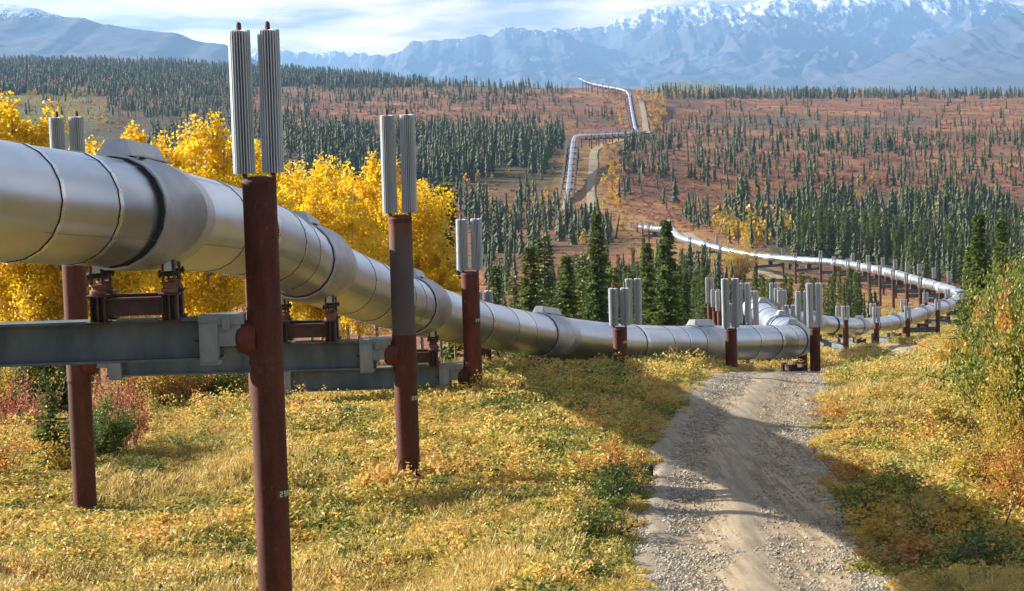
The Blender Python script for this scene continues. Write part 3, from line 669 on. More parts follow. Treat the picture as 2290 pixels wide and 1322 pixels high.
def shoe(s, bz, bdir, big=True):
    """carriage between the pipe and the crossbeam; bdir = horizontal direction of the beam, bz = beam top"""
    p, t, n, u = frame(s); th = Vector((-bdir.y, bdir.x, 0)); 
    if th.dot(t) < 0: th = -th
    Z = Vector((0,0,1)); org = Vector((p.x, p.y, bz)); h = (p.z - RP) - bz; ax = (bdir, th, Z)
    root = MB(); legs = []
    lh = max(0.2, h * 0.52)
    for sa in (-1, 1): root.box(th * 0.31 * sa + Z * lh * 0.55, (0.86, 0.05, lh * 0.62), ax); root.box(th * 0.31 * sa + Z * (lh * 0.86), (0.86, 0.14, 0.03), ax)
    for sb in (-1, 1): root.box(bdir * 0.43 * sb + Z * lh * 0.45, (0.05, 0.56, lh * 0.5), ax)
    fr = root.build('shoe_frame', M_shoe, pipeline); fr.location = org - pipeline.location
    for sb in (-1, 1):
        for sa in (-1, 1):
            c = bdir * 0.47 * sb + th * 0.31 * sa; L = MB()
            L.box(c + Z * lh / 2, (0.03, 0.20, lh), ax); L.box(c + bdir*0.08 + Z*lh/2, (0.014, 0.20, lh - .03), ax); L.box(c - bdir*0.0 + Z*lh/2, (0.20, 0.022, lh - 0.02), ax)
            L.box(c - bdir*0.09 + Z*lh/2, (0.022, 0.20, lh - .03), ax); L.box(c + bdir*0.095 + Z*lh/2, (0.022, 0.20, lh - .03), ax)
            L.box(c + Z * 0.012, (0.30, 0.30, 0.024), ax); L.box(c + Z * lh, (0.28, 0.28, 0.02), ax)
            L.build('shoe_leg', M_shoe, fr)
            if big:
                a = MB(); a.lathe(c + Z * (lh + 0.01), [(0.10, 0), (0.11, 0.02), (0.11, 0.06), (0.085, 0.075), (0.085, 0.11), (0.115, 0.12), (0.115, 0.14)], 14); a.build('slide_pad', M_pad, fr)
                a = MB(); top = h + 0.10
                for e in (-1, 1):
                    a.box(c + bdir * 0.075 * e + Z * (lh + 0.15 + (top - lh - 0.15) / 2), (0.022, 0.13, top - lh - 0.13), ax)
                a.build('hinge_plate', M_shoe, fr)
                a = MB(); a.tube([c - bdir*0.14 + Z*(lh + 0.26), c + bdir*0.14 + Z*(lh + 0.26)], 0.028, 8); a.tube([c - bdir*0.13 + Z*(lh + 0.26), c - bdir*0.105 + Z*(lh + 0.26)], 0.052, 6); a.tube([c + bdir*0.105 + Z*(lh + 0.26), c + bdir*0.13 + Z*(lh + 0.26)], 0.052, 6); a.build('hinge_bolt', M_bolt, fr)
                a = MB(); a.box(c + Z * (top - 0.05), (0.11, 0.16, 0.16), ax, taper=0.8); a.box(c - bdir * 0.16 * sb + Z * (top - 0.02), (0.16, 0.12, 0.09), ax); a.build('saddle_bracket', M_white, fr)

def ibeam(mb, a, b, ztop, depth, fw_, tf=0.035, tw=0.025, mi=0):
    """I-beam from point a to b (xy), top at ztop"""
    d = Vector((b.x - a.x, b.y - a.y, 0)); L = d.length; d.normalize(); n = Vector((-d.y, d.x, 0)); c = Vector(((a.x+b.x)/2, (a.y+b.y)/2, 0)); ax = (d, n, Vector((0,0,1)))
    mb.box(c + Vector((0,0,ztop - tf/2)), (L, fw_, tf), ax, mi); mb.box(c + Vector((0,0,ztop - depth + tf/2)), (L, fw_, tf), ax, mi)
    mb.box(c + Vector((0,0,ztop - depth/2)), (L, tw, depth - 2*tf), ax, mi)
    return d, n, L

# radiator shapes shared by every support
def radiator_mesh(h, n, name='radiator'):
    V = []; Fc = []; prof = []
    for k in range(n * 2):
        r = 0.150 if k % 2 == 0 else 0.062
        if k % 2 == 0:
            a = 2*math.pi*k/(2*n); w = 0.0045 / 0.15
            jit = 1 - 0.03 * random.random()
            prof.append((a - w, r * jit)); prof.append((a + w, r * jit))
        else: prof.append((2*math.pi*k/(2*n), r))
    m = len(prof)
    for z in (0, h):
        V += [(r*math.cos(a), r*math.sin(a), z) for a, r in prof]
    for k in range(m): k2 = (k+1) % m; Fc.append((k, k2, m+k2, m+k))
    V += [(0,0,0), (0,0,h)]
    for k in range(m): k2 = (k+1) % m; Fc.append((k2, k, 2*m)); Fc.append((m+k, m+k2, 2*m+1))
    return mesh_np(name, V, Fc, M_finn)
RADM = {}
def radm(h, far):
    key = (round(h, 1), far)
    if key not in RADM: RADM[key] = radiator_mesh(key[0], 9 if far else 24)
    return RADM[key]
def rodmesh():
    mb = MB(); mb.lathe((0,0,0), [(0.036, -1), (0.036, 0.96), (0.030, 0.985), (0.012, 1.0)], 10); return mb.mesh('heat_pipe', M_rod, angle=30)
ROD = rodmesh()
def rod(parent, loc, z0, z1):
    o = link('heat_pipe', ROD, parent); o.location = (loc[0], loc[1], (z0 + z1) / 2); o.scale = (1, 1, (z1 - z0) / 2); return o
def capmesh():
    mb = MB(); mb.lathe((0,0,0), [(0.2285, -0.10), (0.2285, -0.04), (0.236, -0.035), (0.236, -0.008), (0.222, 0.010), (0.185, 0.036), (0.12, 0.054), (0.05, 0.062), (0.01, 0.064)], 32); return mb.mesh('post_cap', M_post, angle=30)
CAPM = capmesh()
DIG = {'0': 'abcdef', '1': 'bc', '2': 'abged', '3': 'abgcd', '4': 'fgbc', '5': 'afgcd', '6': 'afgedc', '7': 'abc', '8': 'abcdefg', '9': 'gfabcd'}
def plate(parent, pos, z, text, a_mid, r=0.236):
    """number plate wrapped round a post; a_mid = heading of its middle"""
    mb = MB(); mb2 = MB(); half = 0.72
    def pt(a, zz, rr): return Vector((pos.x + rr*math.cos(a), pos.y + rr*math.sin(a), zz))
    V = []; Fc = []; K = 14
    for i in range(K + 1):
        a = a_mid - half + 2*half*i/K; V += [pt(a, z - 0.055, r), pt(a, z + 0.055, r)]
    for i in range(K): Fc.append((2*i, 2*i+2, 2*i+3, 2*i+1))
    mb.add(V, Fc); pl_ = mb.build('number_plate', M_plate, parent)
    chw = 0.30; hgt = 0.072; st = 0.013
    for ci, ch in enumerate(text):
        mb2 = MB()
        am = a_mid - chw * (len(text) - 1) / 2 + ci * chw - 0.10; w2 = 0.095
        def bar(a0, a1, z0, z1): mb2.add([pt(a0, z0, r+.002), pt(a1, z0, r+.002), pt(a1, z1, r+.002), pt(a0, z1, r+.002)], [(0,1,2,3)])
        for sgm in DIG[ch]:
            zt, zb, zm = z + hgt/2, z - hgt/2, z; sa = st / r
            if sgm == 'a': bar(am-w2, am+w2, zt-st, zt)
            if sgm == 'd': bar(am-w2, am+w2, zb, zb+st)
            if sgm == 'g': bar(am-w2, am+w2, zm-st/2, zm+st/2)
            if sgm == 'f': bar(am-w2, am-w2+sa, zm, zt)
            if sgm == 'e': bar(am-w2, am-w2+sa, zb, zm)
            if sgm == 'b': bar(am+w2-sa, am+w2, zm, zt)
            if sgm == 'c': bar(am+w2-sa, am+w2, zb, zm)
        mb2.build('plate_digit', M_digit, parent)

def post(root, x, y, ztop, zbeam, bdir, detail, text=None, bare=False, rh=1.85, plate_py=None):
    """bdir: unit vector from this post towards the beam"""
    o = root.location; base = gz1(x, y) - 0.6; n = 32 if detail > 1 else (16 if detail else 10); mb = MB()
    if detail > 1:
        sl0, sl1 = zbeam - 0.62, zbeam + 0.08
        mb.lathe((x - o.x, y - o.y, ztop - o.z), [(0.2285, base - ztop), (0.2285, sl0 - ztop - 0.05), (0.233, sl0 - ztop - 0.05), (0.243, sl0 - ztop - 0.02), (0.243, sl0 - ztop), (0.238, sl0 - ztop + 0.02), (0.2385, sl1 - ztop), (0.2415, sl1 - ztop + .004), (0.2415, sl1 - ztop + .022), (0.2285, sl1 - ztop + 0.03), (0.2285, -0.09)], n)
    else:
        mb.lathe((x - o.x, y - o.y, ztop - o.z), [(0.2285, base - ztop), (0.2285, -0.02)] + ([] if detail else [(0.16, 0.04)]), n)
    me = mb.mesh('post', M_post, angle=30)
    if bare:
        me.materials.append(M_post_bare); 
        for pl in me.polygons:
            zc = sum(me.vertices[i].co.z for i in pl.vertices) / len(pl.vertices) + o.z
            if zc > zbeam + 0.05: pl.material_index = 1
    # origin at the cap so the streaks hang from it
    off = Vector((x - o.x, y - o.y, ztop - o.z))
    me.transform(Matrix.Translation(-off)); pr = link('post', me, root); pr.location = off
    if detail:
        c = link('post_cap', CAPM, pr)
    if detail > 1:
        # stub that holds the beam end
        st = MB(); d = bdir; zc = zbeam - 0.30 - ztop
        st.tube([d * 0.12 + Vector((0,0,zc)), d * 0.26 + Vector((0,0,zc)), d * 0.36 + Vector((0,0,zc)), d * 0.40 + Vector((0,0,zc))], [0.25, 0.235, 0.20, 0.14], 20)
        st.build('beam_stub', M_post, pr, angle=35)
        tie = MB(); tie.tube([d * 0.5 + Vector((0,0,zc - 0.02)), d * 0.95 + Vector((0,0,zc - 0.02))], 0.022, 8); tie.build('tie_bolt', M_bolt, pr)
    if text: plate(pr, Vector((0,0,0)), text[1] - ztop, text[0], text[2])
    # two finned heat pipes side by side, along the picture-facing axis of each post
    side = Vector((1, 0.12, 0)).normalized() if detail > 1 else Vector((1, 0.0, 0))
    far = detail < 2
    for e in (-1, 1):
        c = off + side * (0.19 * e)
        ro = rod(root, (c.x, c.y), off.z - 0.02 if detail < 2 else off.z - 0.02, off.z + 0.10 + rh + 0.16)
        ra = link('radiator', radm(rh, far), root, (c.x, c.y, off.z + 0.10)); ra.rotation_euler = (random.gauss(0, .006), random.gauss(0, .006), random.random() * 6)
    return pr
def bent(name_label, A, B, zb, detail=2, textA=None, textB=None, rhA=1.85, rhB=1.85, bareB=False, group='steel supports carrying the pipeline', shoe_s=None, beam=True, cat='pipe support'):
    """A, B: (x, y, ztop)"""
    a = Vector((A[0], A[1], 0)); b = Vector((B[0], B[1], 0)); d = (b - a).normalized(); L = (b - a).length
    root = empty('pipe_support', (A[0], A[1], gz1(A[0], A[1])), name_label, cat, group)
    o = root.location
    post(root, A[0], A[1], A[2], zb, d, detail, textA, False, rhA)
    post(root, B[0], B[1], B[2], zb, -d, detail, textB, bareB, rhB)
    if beam:
        mb = MB(); e0, e1 = (0.44, L - 0.44) if detail > 1 else (0.22, L - 0.22)
        if detail > 1:
            dd_, n, _ = ibeam(mb, a + d * (e0 + 0.12), a + d * (e1 - 0.12), zb, 0.57, 0.34)
            cb = mb.build('crossbeam', M_beam, root, origin=o)
            for q, s in ((e0, 1), (e1, -1)):
                br = MB(); c = a + d * (q + 0.30 * s) ; ax = (d, n, Vector((0,0,1)))
                br.box(Vector((c.x, c.y, zb - 0.305)), (0.26, 0.385, 0.655), ax); 
                for sgn in (-1, 1):
                    br.box(Vector((c.x, c.y, zb - 0.33)) + n * 0.212 * sgn, (0.24, 0.035, 0.52), ax)
                c2 = a + d * (q + 0.02 * s); br.box(Vector((c2.x, c2.y, zb - 0.24)), (0.30, 0.30, 0.30), ax); br.box(Vector((c2.x, c2.y, zb - 0.035)), (0.40, 0.36, 0.13), ax)
                c3 = a + d * (q + 0.06 * s); br.box(Vector((c3.x, c3.y, zb - 0.08)) - n * 0.19, (0.11, 0.04, 0.17), ax)
                br.build('end_bracket', M_bracket, cb, origin=o)
        else:
            ibeam(mb, a + d * e0, a + d * e1, zb, 0.55, 0.34); mb.build('crossbeam', M_beam, root, origin=o)
    return root, d

# near supports: (left/back post px, d, top py), (right/front post px, d, top py), radiator heights, plate (text, py), label
PI2 = math.pi / 2
NEAR = [
 ((-1900,17.5,245),(-620,17.5,245),1.85,1.85,None,False,'rusty two-post support out past the left edge, nearest to the viewer'),
 ((-470,29.7,404),(579.5,29.9,404),1.85,1.85,('296',1101),False,'tallest rusty support in the left foreground, its plated post running off the bottom edge'),
 ((160,43.5,492),(894.5,43.5,487),1.85,1.85,('296',888),True,'second support from the left foreground, its right post streaked with rust over bare grey steel'),
 ((567,57,612),(1051,57,612),1.27,1.27,('296',715),False,'third rusty support, short radiators, its beam low in the grass beside gold aspens'),
 ((1083,78,733),(1386,71,735),1.24,1.24,('296',764),False,'fourth rusty support, short plated post before mid pipe'),
 ((1418,91,732),(1634.5,86,738),1.90,1.90,None,False,'fifth support, brown post before the level silver pipe left of the road crest'),
]
bent_s = []
PREV = 0
for i, (A, B, ra, rb, tx, bare, lab) in enumerate(NEAR):
    a = at(A[0], A[2], A[1]); b = at(B[0], B[2], B[1]); mid = (a + b) / 2
    # crossing of beam line with the pipe
    best = min(((abs((PP(s).xy - a.xy).cross((b.xy - a.xy).normalized())), s) for s in np.arange(PREV, PREV + 40, 0.25) if (PP(s).xy - mid.xy).length < 5), default=None)
    s = best[1] if best else s_near(mid.x, mid.y); PREV = s + 4; bent_s.append(s)
    p = PP(s); zb = p.z - RP - (0.70 if i == 1 else 0.80)
    tB = None
    if tx:
        tz = at(B[0] + (tx[1] - B[2]) * 0.036, tx[1], B[1]).z; vx = -b.normalized(); am = math.atan2(vx.y, vx.x) + 0.98
        tB = (tx[0], tz, am)
    root, d = bent(lab, (a.x, a.y, a.z), (b.x, b.y, b.z), zb, 2, None, tB, ra, rb, bare)
    shoe(s, zb, d, True); 
# anchors around the sharp bend and behind it
MIDS = [
 ((1664,104,728),(1822,96,736),1.86,1.86,'support at the sharp bend, right post standing at the far edge of the gravel road'),
 ((1683,112,735),(1794,112,735),1.75,1.75,'green-grey beamed support tucked under the sharp bend of the pipe'),
 ((1641,133,723),(1767,133,727),1.15,1.15,'short-radiator support first behind the sharp bend of the pipe'),
 ((1611,153,699),(1749,151,698),1.4,1.4,'middle support of the cluster behind the sharp pipe bend'),
 ((1600,163,690),(1741,162,688),1.3,1.3,'second farthest support of the cluster behind the sharp pipe bend'),
 ((1588,174,681),(1730,174,681),2.0,1.6,'farthest support of the cluster behind the sharp pipe bend, with long radiators at its left'),
 ((1806,188,716),(1891,182,717),1.15,1.15,'first support of the lower loop right of the road crest'),
 ((1877,198,714),(1960,189,723),1.1,1.3,'second support of the lower loop, its front post beside the far gravel patch'),
 ((1952,215,706),(2030,211,713),1.1,1.15,'third support of the lower loop where the silver pipe starts to climb'),
 ((2021,236,695),(2097,236,695),1.15,1.15,'fourth support of the lower loop, tall front post on the yellow grass'),
 ((2070,256,678),(2151,253,679),1.15,1.1,'fifth support of the lower loop, its right post touching the dark spruce'),
 ((2119,277,668),(2196,275,666),1.1,1.1,'last support of the lower loop, half hidden behind the dark spruce at the right'),
]
for A, B, ra, rb, lab in MIDS:
    a = at(A[0], A[2], A[1]); b = at(B[0], B[2], B[1]); mid = (a + b) / 2
    lo = PREV
    s = s_near(mid.x, mid.y, PREV + 1.5, PREV + 60); PREV = s; bent_s.append(s); p = PP(s); zb = p.z - RP - 0.75
    root, d = bent(lab, (a.x, a.y, a.z), (b.x, b.y, b.z), zb, 1, None, None, ra, rb)
    c = a + d * max(0, min((p - a).dot(d), (b - a).length)); shoe(s, zb, d, False)
# automatic supports along the rest
ORD = ['first','second','third','fourth','fifth','sixth','seventh','eighth','ninth','tenth','eleventh','twelfth','thirteenth','fourteenth','fifteenth','sixteenth','seventeenth','eighteenth','nineteenth','twentieth','twenty-first','twenty-second','twenty-third','twenty-fourth','twenty-fifth','twenty-sixth','twenty-seventh','twenty-eighth','twenty-ninth','thirtieth']
def auto(px0, d0, px1, d1, step, phrase, hw=3.1, dz=0.0, rh=1.6):
    w0 = at(px0, 600, d0); w1 = at(px1, 600, d1); s0 = s_near(w0.x, w0.y, PREV - 5); s1 = s_near(w1.x, w1.y, s0)
    k = 0; s = s0
    while s < s1:
        p, t, n, u = frame(s); n = Vector((n.x, n.y, 0)).normalized(); A = p - n * hw; B = p + n * hw
        if A.y < B.y: pass
        bent(ORD[min(k, 29)] + ' ' + phrase, (A.x, A.y, p.z + dz), (B.x, B.y, p.z + dz), p.z - RP - 0.7, 0, None, None, rh, rh)
        bent_s.append(s); mb = MB(); lz = 0.62
        mb.box((0, 0, -RP - 0.38), (1.0, 0.6, 0.66), (n, Vector((-n.y, n.x, 0)), Vector((0,0,1)))); o = mb.build('shoe_frame', M_shoe, pipeline); o.location = p - pipeline.location
        k += 1; s += step * (0.92 + 0.16 * random.random())
auto(2143, 311, 1506, 470, 13.5, 'support counting leftwards from the right-hand bend along the upper pipe run')
auto(1500, 571, 1384, 708, 22.0, 'distant support counting leftwards behind the tall spruces at the middle hill foot')
auto(1264, 748, 1283, 885, 14.5, 'small support counting uphill along the straight pipe on the far left slope', hw=2.1, rh=2.0)
auto(1296, 946, 1424, 1170, 27.0, 'tiny support counting rightwards along the level far pipe run', hw=2.1, rh=2.0)
auto(1421, 1231, 1404, 1500, 22.0, 'tiny support counting uphill along the farthest straight pipe', hw=2.1, rh=2.0)
auto(1396, 1541, 1306, 1695, 26.0, 'tiny hilltop support counting leftwards towards the skyline', hw=2.1, rh=2.0)

# pipeline jacket panels, seams, covers
bent_s = sorted(bent_s)
ends = [0.0] + bent_s + [SMAX - 0.5]
for i in range(len(ends) - 1):
    a, b = ends[i], ends[i+1]; d = PP(a).y
    if b - a < 0.8: 
        ptube('jacket_panel', a, b, RP, M_jacket, 32, 0.5, lip=False); continue
    det = 2 if d < 125 else (1 if d < 500 else 0); nseg = (56, 32, 20)[det]; step = (0.35, 1.0, 3.0)[det]
    m = (a + b) / 2
    cuts = [a, m, b]
    if det == 2 and b - a > 6: cuts = [a, a + (m - a) * 0.62, m, m + (b - m) * 0.42, m + (b - m) * 0.66, b]
    elif det == 1 and b - a > 9: cuts = [a, a + (b - a) * 0.33, a + (b - a) * 0.66, b]
    for k in range(len(cuts) - 1):
        ptube('jacket_panel', cuts[k], cuts[k+1], RP + (0.0015 if k % 2 else 0), M_jacket, nseg, step, lip=False)
    for k, c in enumerate(cuts[1:-1]):
        if det == 2:
            if abs(c - m) < 1e-6:
                ptube('joint_seal', c - 0.020, c + 0.03, RP + 0.010, M_gap, nseg, 0.06); ptube('joint_band', c + 0.03, c + 0.36, RP + 0.020, M_band, nseg, 0.11)
            else:
                ptube('joint_seal', c - 0.008, c + 0.003, RP + 0.009, M_gap, nseg, 0.02); ptube('joint_band', c + 0.003, c + 0.10, RP + 0.013, M_band, nseg, 0.09)
        elif det == 1:
            ptube('joint_band', c, c + 0.22, RP + 0.03, M_gap if k == 0 else M_band, nseg, 0.2)
    if i > 0:
        if d < 500:
            saddle(a, 56 if det == 2 else 28)
            if d < 300: topcap(a)
            ptube('saddle_seal', a - 0.895, a - 0.845, RP + 0.022, M_gap, nseg, 0.05)
        else:
            ptube('saddle_cover', a - 0.8, a + 0.9, RP + 0.12, M_saddle, nseg, 0.9)
# lengthwise lap seam with its rivets on the near jacket
for aa, off, w in ((R(36), 0.003, 0.004), (R(122), 0.003, 0.004)):
    mb = MB(); ss = np.arange(0.5, bent_s[6], 0.35); o = PP(0)
    V = []
    for s in ss:
        p, t, n, u = frame(s)
        for q in (-w, w):
            th = aa + q / RP; V.append(p - o + (n * math.sin(th) + u * math.cos(th)) * (RP + off))
    mb.add(V, [(2*i, 2*i+1, 2*i+3, 2*i+2) for i in range(len(ss)-1)]); ob = mb.build('lap_seam', M_seam, pipeline)

# ------------------------------------------------------------------ scatter of what nobody could count: one object each
def attr(me, name, typ, data, dom='POINT'):
    a = me.attributes.new(name, typ, dom); a.data.foreach_set('vector' if typ == 'FLOAT_VECTOR' else 'value', np.asarray(data, dtype=(np.int32 if typ == 'INT' else np.float32)).ravel())
def scatter(name, pts, scl, rot, idx, tint, protos):
    pts = np.asarray(pts); n = len(pts); me = bpy.data.meshes.new(name); me.vertices.add(n); me.vertices.foreach_set('co', pts.astype(np.float32).ravel())
    attr(me, 'scl', 'FLOAT_VECTOR', scl); attr(me, 'rot', 'FLOAT_VECTOR', rot); attr(me, 'idx', 'INT', idx); attr(me, 'tint', 'FLOAT', tint); me.update()
    col = bpy.data.collections.new(name + '_shapes')
    for k, p in enumerate(protos):
        po = bpy.data.objects.new('%s_shape_%02d' % (name, k), p); col.objects.link(po)
    ng = bpy.data.node_groups.new(name, 'GeometryNodeTree'); ng.interface.new_socket('Geometry', in_out='INPUT', socket_type='NodeSocketGeometry'); ng.interface.new_socket('Geometry', in_out='OUTPUT', socket_type='NodeSocketGeometry')
    N = ng.nodes; L = ng.links; gi = N.new('NodeGroupInput'); go = N.new('NodeGroupOutput'); iop = N.new('GeometryNodeInstanceOnPoints'); ci = N.new('GeometryNodeCollectionInfo')
    ci.inputs['Collection'].default_value = col; ci.inputs['Separate Children'].default_value = True; ci.inputs['Reset Children'].default_value = True
    def na(nm, t):
        q = N.new('GeometryNodeInputNamedAttribute'); q.data_type = t; q.inputs['Name'].default_value = nm; return q.outputs['Attribute']
    L.new(gi.outputs[0], iop.inputs['Points']); L.new(ci.outputs[0], iop.inputs['Instance']); iop.inputs['Pick Instance'].default_value = True
    L.new(na('idx', 'INT'), iop.inputs['Instance Index']); L.new(na('scl', 'FLOAT_VECTOR'), iop.inputs['Scale'])
    L.new(na('rot', 'FLOAT_VECTOR'), iop.inputs['Rotation']); L.new(iop.outputs[0], go.inputs[0])
    o = link(name, me); md = o.modifiers.new('scatter', 'NODES'); md.node_group = ng; setp(o, kind='stuff'); return o

def leafv(me, per, seed=0):
    """one random value per leaf face, stored on its corners"""
    nf = len(me.polygons); r = np.random.default_rng(seed).random(nf // per + 1)
    v = np.repeat(np.repeat(r, per)[:nf], [p for p in [me.polygons[0].loop_total]][0]) if nf else []
    a = me.attributes.new('leafv', 'FLOAT', 'CORNER'); a.data.foreach_set('value', np.asarray(v, dtype=np.float32)[:len(me.loops)])
    return me
def unit(v): return v / np.maximum(np.linalg.norm(v, axis=-1, keepdims=True), 1e-9)
def leaf_quads(C, size, g, aspect=0.62, up=None, flat=0.0):
    """diamond leaves at centres C"""
    n = len(C); a = unit(g.normal(size=(n, 3)) * np.array([1, 1, 1 - flat])); 
    if up is not None: a = unit(a * 0.6 + np.array([0, 0, up]))
    b = unit(np.cross(a, g.normal(size=(n, 3)))); s = (size * (0.65 + 0.7 * g.random(n)))[:, None]
    return np.stack([C - a * s * 0.5, C + b * s * aspect * 0.5, C + a * s * 0.5, C - b * s * aspect * 0.5], 1).reshape(-1, 3)

# -- spruce shapes
def spruce_far(seed, slim):
    g = np.random.default_rng(seed); tiers = 9 + seed % 4; V = []
    for t in range(tiers):
        z0 = 0.05 + 0.95 * t / tiers; z1 = z0 + 0.17 - 0.06 * t / tiers; r = slim * (1 - z0) ** 0.75 * (0.55 + 0.85 * g.random()) + 0.012
        k = 7; off = g.random() * 6.28
        for i in range(k):
            a0 = off + 2*math.pi*i/k + g.normal() * .15; wd = 0.62; rr = r * (0.6 + 0.7 * g.random()); dz = g.normal() * 0.012
            V += [[0.0, 0.0, min(z1, 1.0)], [rr*math.cos(a0 - wd), rr*math.sin(a0 - wd), z0 + dz], [rr*1.15*math.cos(a0), rr*1.15*math.sin(a0), z0 - 0.02 + dz], [rr*math.cos(a0 + wd), rr*math.sin(a0 + wd), z0 + dz]]
    me = quads_np('spruce_shape', V, 4, M_sprucei); leafv(me, 1, seed); return me
def spruce_near(seed, h, rbase, n_w, spray, club=False):
    g = np.random.default_rng(seed); V = []
    for w in range(n_w):
        f = w / n_w; z = h * (0.05 + 0.94 * f); r = rbase * ((1 - f) ** 0.8) * (0.7 + 0.45 * g.random()) + 0.10
        if club and f > 0.82: r += 0.25 * rbase
        k = g.integers(4, 7)
        for i in range(k):
            a = g.random() * 6.283; L = r * (0.65 + 0.5 * g.random()); ns = max(2, int(L / spray * 1.9)); droop = 0.30 + 0.25 * g.random() - 0.5 * f
            dx, dy = math.cos(a), math.sin(a)
            for j in range(ns + 1):
                t = (j + 0.6) / (ns + 1); px, py, pz = dx * L * t, dy * L * t, z - droop * L * t * (1.4 - 0.9 * t)
                for q in range(3):
                    aa = a + (q - 1) * (0.9 + 0.3 * g.normal()) ; ll = spray * (1.25 - 0.6 * t) * (0.7 + 0.6 * g.random()); wv = ll * 0.20
                    ex, ey, ez = math.cos(aa) * ll, math.sin(aa) * ll, -ll * (0.15 + 0.25 * g.random()); sx, sy = -math.sin(aa) * wv, math.cos(aa) * wv
                    tz = wv * g.normal() * 0.8
                    V += [[px, py, pz], [px + ex*.45 + sx, py + ey*.45 + sy, pz + ez*.4 + tz], [px + ex, py + ey, pz + ez], [px + ex*.45 - sx, py + ey*.45 - sy, pz + ez*.4 - tz]]
    for q in range(26):
        z = h * (0.93 + 0.075 * q / 26); a = g.random() * 6.28; l = 0.12 * spray / 0.3; V += [[0,0,z], [math.cos(a)*l*.5+.02, math.sin(a)*l*.5, z+.03], [math.cos(a)*l, math.sin(a)*l, z+.10], [math.cos(a)*l*.5-.02, math.sin(a)*l*.5, z+.05]]
    me = quads_np('spruce_crown', V, 4, M_spruce); leafv(me, 3, seed); return me
def trunkmesh(h, r, m, bend=0.0, n=7, name='trunk', seed=0):
    g = random.Random(seed); mb = MB(); pts = [(bend * math.sin(3 * t / 8.0 + seed) * t / 8, bend * 0.6 * math.cos(2.3 * t / 8.0 + seed) * t / 8, -0.3 + (h + 0.3) * t / 8) for t in range(9)]
    mb.tube(pts, [r * (1 - 0.93 * t / 8) for t in range(9)], n); return mb.mesh(name, m, True), pts
FAR = [spruce_far(100 + i, s) for i, s in enumerate([0.085, 0.10, 0.13, 0.06, 0.11, 0.16, 0.045, 0.09])]
MIDC = [spruce_near(200 + i, 8.0, rb, 40, 0.34, cl) for i, (rb, cl) in enumerate([(0.85, False), (1.15, False), (0.7, True), (1.0, False), (0.9, True)])]
MIDT = [trunkmesh(7.8, 0.09, M_sbark, 0.1, 6, 'trunk', 5 + i)[0] for i in range(3)]
BIGC = [spruce_near(300 + i, 8.0, rb, 72, 0.30, False) for i, rb in enumerate([1.55, 1.95, 1.3])]
SMALLC = spruce_near(340, 2.2, 0.75, 22, 0.16)
def spruce(x, y, h, lab, group=None, crown=None, w=1.0, name='spruce_tree', z=None):
    z = gz1(x, y) if z is None else z
    t = empty(name, (x, y, z - 0.05), lab, 'spruce', group, random.random() * 6.28)
    cm = crown if crown else random.choice(MIDC); hh = 8.0
    c = link('crown', cm, t); c.scale = (h / hh * w, h / hh * w, h / hh)
    k = link('trunk', random.choice(MIDT), t); k.scale = (h / 8, h / 8, h / 8); return t
# the tall ones that stand out. photo px of the foot column, distance, top py, width factor
TALL = [
 (1000,112,395,None,'M','ragged spruce with drooping top rising right behind the gold aspens'),
 (1110,150,585,0,'M','narrow spruce next to the red tundra left of the middle spruce group'),
 (1187,135,545,1,'B','broad pointed spruce standing alone before the pink slope, left of its group'),
 (1218,165,515,2,'M','very slim spruce between the broad pointed one and the bushy one'),
 (1268,128,565,1,'B','bushy low spruce in the middle group with orange shrub at its foot'),
 (1337,135,470,0,'B','dark spruce with a dead brown top in the middle group'),
 (1372,150,590,1,'M','small spruce just behind the paired radiators of the fourth support'),
 (1448,140,535,2,'B','tapering spruce left of the tallest one in the middle group'),
 (1492,125,483,0,'B','tallest spruce of the middle group, its tip crossing the distant pipe'),
 (1530,170,600,2,'M','thin spruce touching the right side of the tallest middle spruce'),
 (1320,150,600,1,'M','stubby spruce filling the gap left of the dead-topped one'),
 (1405,165,585,1,'M','half hidden spruce behind the rear radiators of the fifth support'),
 (1305,170,560,2,'M','slim spruce behind the bushy low one'),
 (1150,170,610,2,'M','thin low spruce in front of the pink slope at the far left of the group'),
 (2190,118,470,2,'B','tallest spruce at the right, standing past the end of the lower pipe loop'),
 (2172,124,545,1,'B','lower spruce leaning against the tallest one at the right edge'),
 (2240,140,480,0,'M','slim dark spruce behind the right edge bushes'),
 (2205,95,640,1,'B','dense spruce at the right, its skirt lost among yellow bushes'),
 (2262,72,655,1,'B','pale green spruce among the leafy bushes at the right edge'),
]
for px, d, py, v, kind, lab in TALL:
    x = at(px, 600, d).x; z = gz1(x, d); top = at(px, py, d).z; h = max(2.5, top - z); x = at(px, (py + 750) / 2, d).x
    cr_ = (BIGC[v or 0] if kind == 'B' else MIDC[(v or 0) * 2 % 5]); t = spruce(x, d, h, lab, None, cr_, min(1.0, 7.5 / h) * 1.0 if kind == 'B' else 0.95)
    print('TALL', px, d, round(h, 1))
t = empty('spruce_sapling', (at(112, 950, 49).x, 49, gz1(at(112, 950, 49).x, 49)), 'small green spruce sapling in the bushes left of the far left post', 'spruce'); c = link('crown', SMALLC, t); c.scale = (0.85,)*3; k = link('trunk', MIDT[0], t); k.scale = (0.22, 0.22, 0.22)

